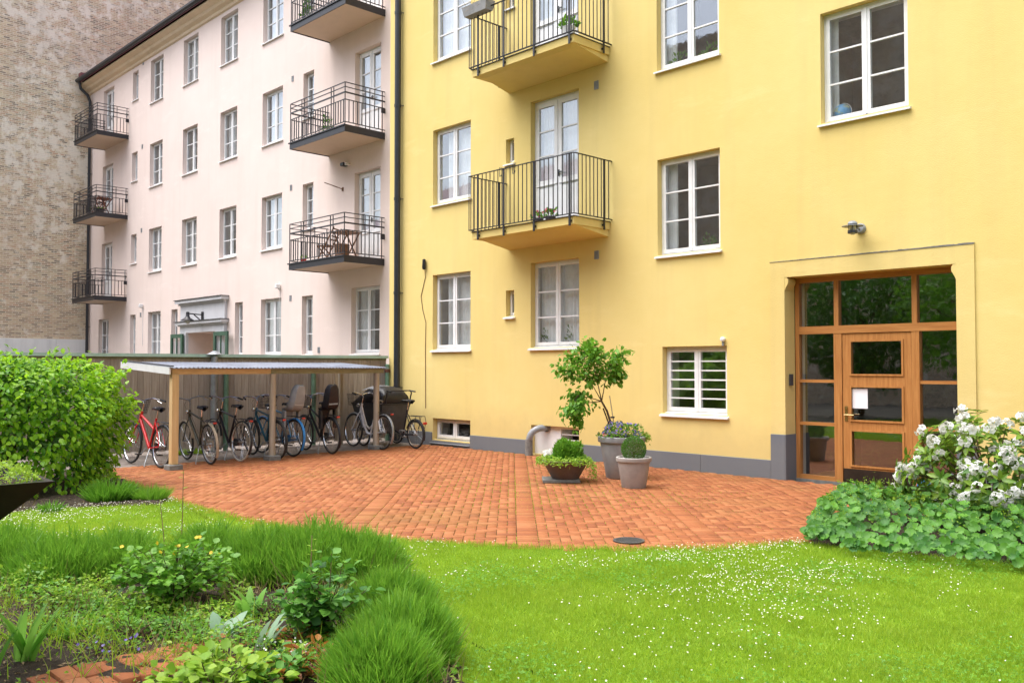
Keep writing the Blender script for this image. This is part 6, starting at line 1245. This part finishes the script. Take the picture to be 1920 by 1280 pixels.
def pot_plant(name, label, loc, r_, h, mat_, leaf, n_, size, ph, fl=None):
    t_ = empty(name, label, 'potted plant', None, loc); MB().lathe([(0, 0), (r_ * .7, 0), (r_, h), (r_ * .92, h), (r_ * .9, h * .9), (0, h * .85)], 18).build('pot', M[mat_], t_, True)
    pos, d = dome_leaves(n_, arr(loc) + arr((0, 0, h)), r_ * 1.25, r_ * 1.25, ph, .6, .0); foliage(t_, 'leaf', M[leaf], LEAF_V, LEAF_T, pos, d + arr((0, 0, .4)), RNG.normal(size=d.shape) + arr((0, 0, 1)), RNG.uniform(.6, 1.2, len(pos)) * size)
    if fl: pos, d = dome_leaves(fl, arr(loc) + arr((0, 0, h)), r_ * 1.2, r_ * 1.2, ph * 1.2, .1, .2); foliage(t_, 'flower', M['redf'], SC_V, SC_T, pos, RNG.normal(size=d.shape), d + arr((0, -.5, .2)), np.full(len(pos), .055), fl)
pot_plant('balcony_plant', 'small terracotta pot on lowest right pink balcony', (-20.1, 11.95, f1 + .002), .08, .14, 'cushion', 'mid_leaf', 20, .05, .08)
pot_plant('balcony_plant', 'trailing green plant on middle right pink balcony', (-19.1, 12.0, f2 + .002), .09, .12, 'greypot', 'dark_leaf', 120, .07, .34)
pot_plant('balcony_plant', 'green plants behind railing of top right pink balcony', (-20.1, 12.0, f3 + .002), .11, .2, 'darkgrey', 'dark_leaf', 150, .08, .45)
table('brown folding table on middle left pink balcony', (-35.4, 12.3, f2 + .002), R(15), 'rust'); chair('brown folding chair on middle left pink balcony', (-36.2, 12.4, f2 + .002), R(-70), 'rust')
pot_plant('balcony_plant', 'dark round pot on middle left pink balcony', (-34.9, 12.0, f2 + .002), .2, .2, 'black', 'mid_leaf', 30, .05, .08)
pot_plant('balcony_plant', 'white pot with green herbs on upper yellow balcony', (-10.28, 11.28, BF2 + .013), .12, .24, 'white', 'mid_leaf', 160, .07, .14)
pot_plant('balcony_plant', 'red geraniums on lower yellow balcony', (-11.05, 11.3, BF1 + .013), .1, .1, 'claypot', 'mid_leaf', 50, .06, .1, 12); pot_plant('balcony_plant', 'second pot of pink geraniums beside red geraniums', (-10.75, 11.3, BF1 + .013), .1, .1, 'claypot', 'mid_leaf', 50, .06, .12, 10)
fbx = empty('flower_box', 'grey flower box hung on corner of upper yellow balcony rail', 'flower box', None, (-12.3, 10.98, BF2 + .98)); MB().add([(-.3, -.09, 0), (.3, -.09, 0), (.3, .09, 0), (-.3, .09, 0), (-.34, -.12, .18), (.34, -.12, .18), (.34, .12, .18), (-.34, .12, .18)], [(3, 2, 1, 0), (0, 1, 5, 4), (1, 2, 6, 5), (2, 3, 7, 6), (3, 0, 4, 7), (4, 5, 6, 7)]).build('trough', M['greypot'], fbx)
dr_ = RNG.uniform(-.3, .3, 60); pos = np.column_stack([dr_, RNG.uniform(-.1, .1, 60), np.full(60, .16)]) + arr((-12.3, 10.98, BF2 + .98)); foliage(fbx, 'dry_stem', M['dry'], BLADE_V, BLADE_T, pos, RNG.normal(0, .8, (60, 3)) + arr((.3, -.2, .1)), RNG.normal(size=(60, 3)), np.column_stack([np.full(60, .006), np.full(60, .35), np.full(60, .35)]))
# sills
def sy(px, py, Yd=.3): return wy(px, py, YW + Yd)
p = sy(1575, 208); gl_ = empty('globe', 'light blue desk globe standing in upper right window', 'globe', None, (p.x + .02, YW + .33, wC[2] + .006)); b = MB(); b.lathe([(.001, -.13)] + [(.13 * math.cos(a), .13 * math.sin(a)) for a in np.linspace(-1.5, 1.5, 13)] + [(.001, .13)], 24, (0, 0, .18))
m = NM('globe_print'); m.set(m.mix(m.ramp(m.noise(9, 4), .52, .56), (.10, .36, .66), (.42, .5, .34)), .4); b.build('ball', m.m, gl_, True); MB().lathe([(0, 0), (.07, 0), (.06, .02), (.012, .03), (.012, .06)], 18).build('foot', M['white'], gl_, True); MB().ring(.142, .005, 22, 5, (0, 0, .18), 'y', -1.4, 1.5).build('meridian', M['white'], gl_, True)
for i, (px, py, lab) in enumerate(((1272, 125, 'left'), (1330, 105, 'right'))):
    p = sy(px, py); pot_plant('window_plant', 'green pot plant at %s side of top middle window sill' % lab, (p.x, YW + .33, wG[2] + .006), .09, .1, 'white', 'mid_leaf', 60, .08, .2)
p = sy(1332, 465); pot_plant('window_plant', 'small cactus-like plant in terracotta pot behind middle window', (p.x - .05, YW + .33, wA[2] + .006), .07, .1, 'cushion', 'mantle', 40, .07, .2)
for px, lab in ((1027, 'left'), (1072, 'right')):
    p = sy(px, 640); pot_plant('window_plant', 'feathery green plant in pale jug, %s pane of lower window under balcony' % lab, (p.x, YW + .33, wF[2] + .006), .09, .12, 'tulippot' if False else 'greypot', 'dark_leaf', 130, .07, .28)
# hooks on the lower yellow balcony rail
b = MB()
for k, x in enumerate((-11.72, -11.38)): hk = empty('rail_hook', 'black S-shaped hook on lower yellow balcony rail, %s one' % ('left', 'right')[k], 'hook', None, (x, 11.02, BF1 + 1.07)); MB().tube([(0, .03, -.02), (0, .03, .015), (0, -.03, .015), (0, -.03, -.12), (.03, -.06, -.16), (.12, -.1, -.16), (.13, -.1, -.12)], .007, 6).build('hook_bar', M['black'], hk, True)
lp = wy(650, 310, PW); cl = empty('wall_camera', 'small black and white security lamp on pink wall between balconies', 'lamp', None, tuple(lp)); MB().bbox(-.07, .07, -.16, 0, -.04, .05, .015).build('lamp_body', M['black'], cl); MB().bbox(.075, .16, -.12, 0, -.03, .05, .015).build('lamp_cover', M['white'], cl)
lp = wy(643, 355, PW); cl = empty('flag_holder', 'thin metal rod bracket on pink wall above lowest right balcony', 'bracket', None, tuple(lp)); MB().tube([(0, 0, 0), (-.1, -.5, .12)], .012, 6).build('rod', M['brown_wood'], cl); MB().box(-.03, .03, -.02, 0, -.05, .05).build('wall_plate', M['brown_wood'], cl)
for px, py, wh in ((525, 540, 'beside lower window row near drain'), (268, 576, 'near far corner')):
    lp = wy(px, py, PW); cl = empty('wall_sensor', 'small white floodlight on pink wall ' + wh, 'lamp', None, tuple(lp)); MB().bbox(-.05, .05, -.14, -.02, -.02, .12, .02).build('lamp_body', M['white'], cl); MB().tube([(0, 0, -.06), (0, -.06, -.02)], .02, 8).build('bracket', M['white'], cl); MB().tube([(.02, -.01, -.06), (.02, -.01, -1.4)], .008, 5).build('cable', M['white'], cl)
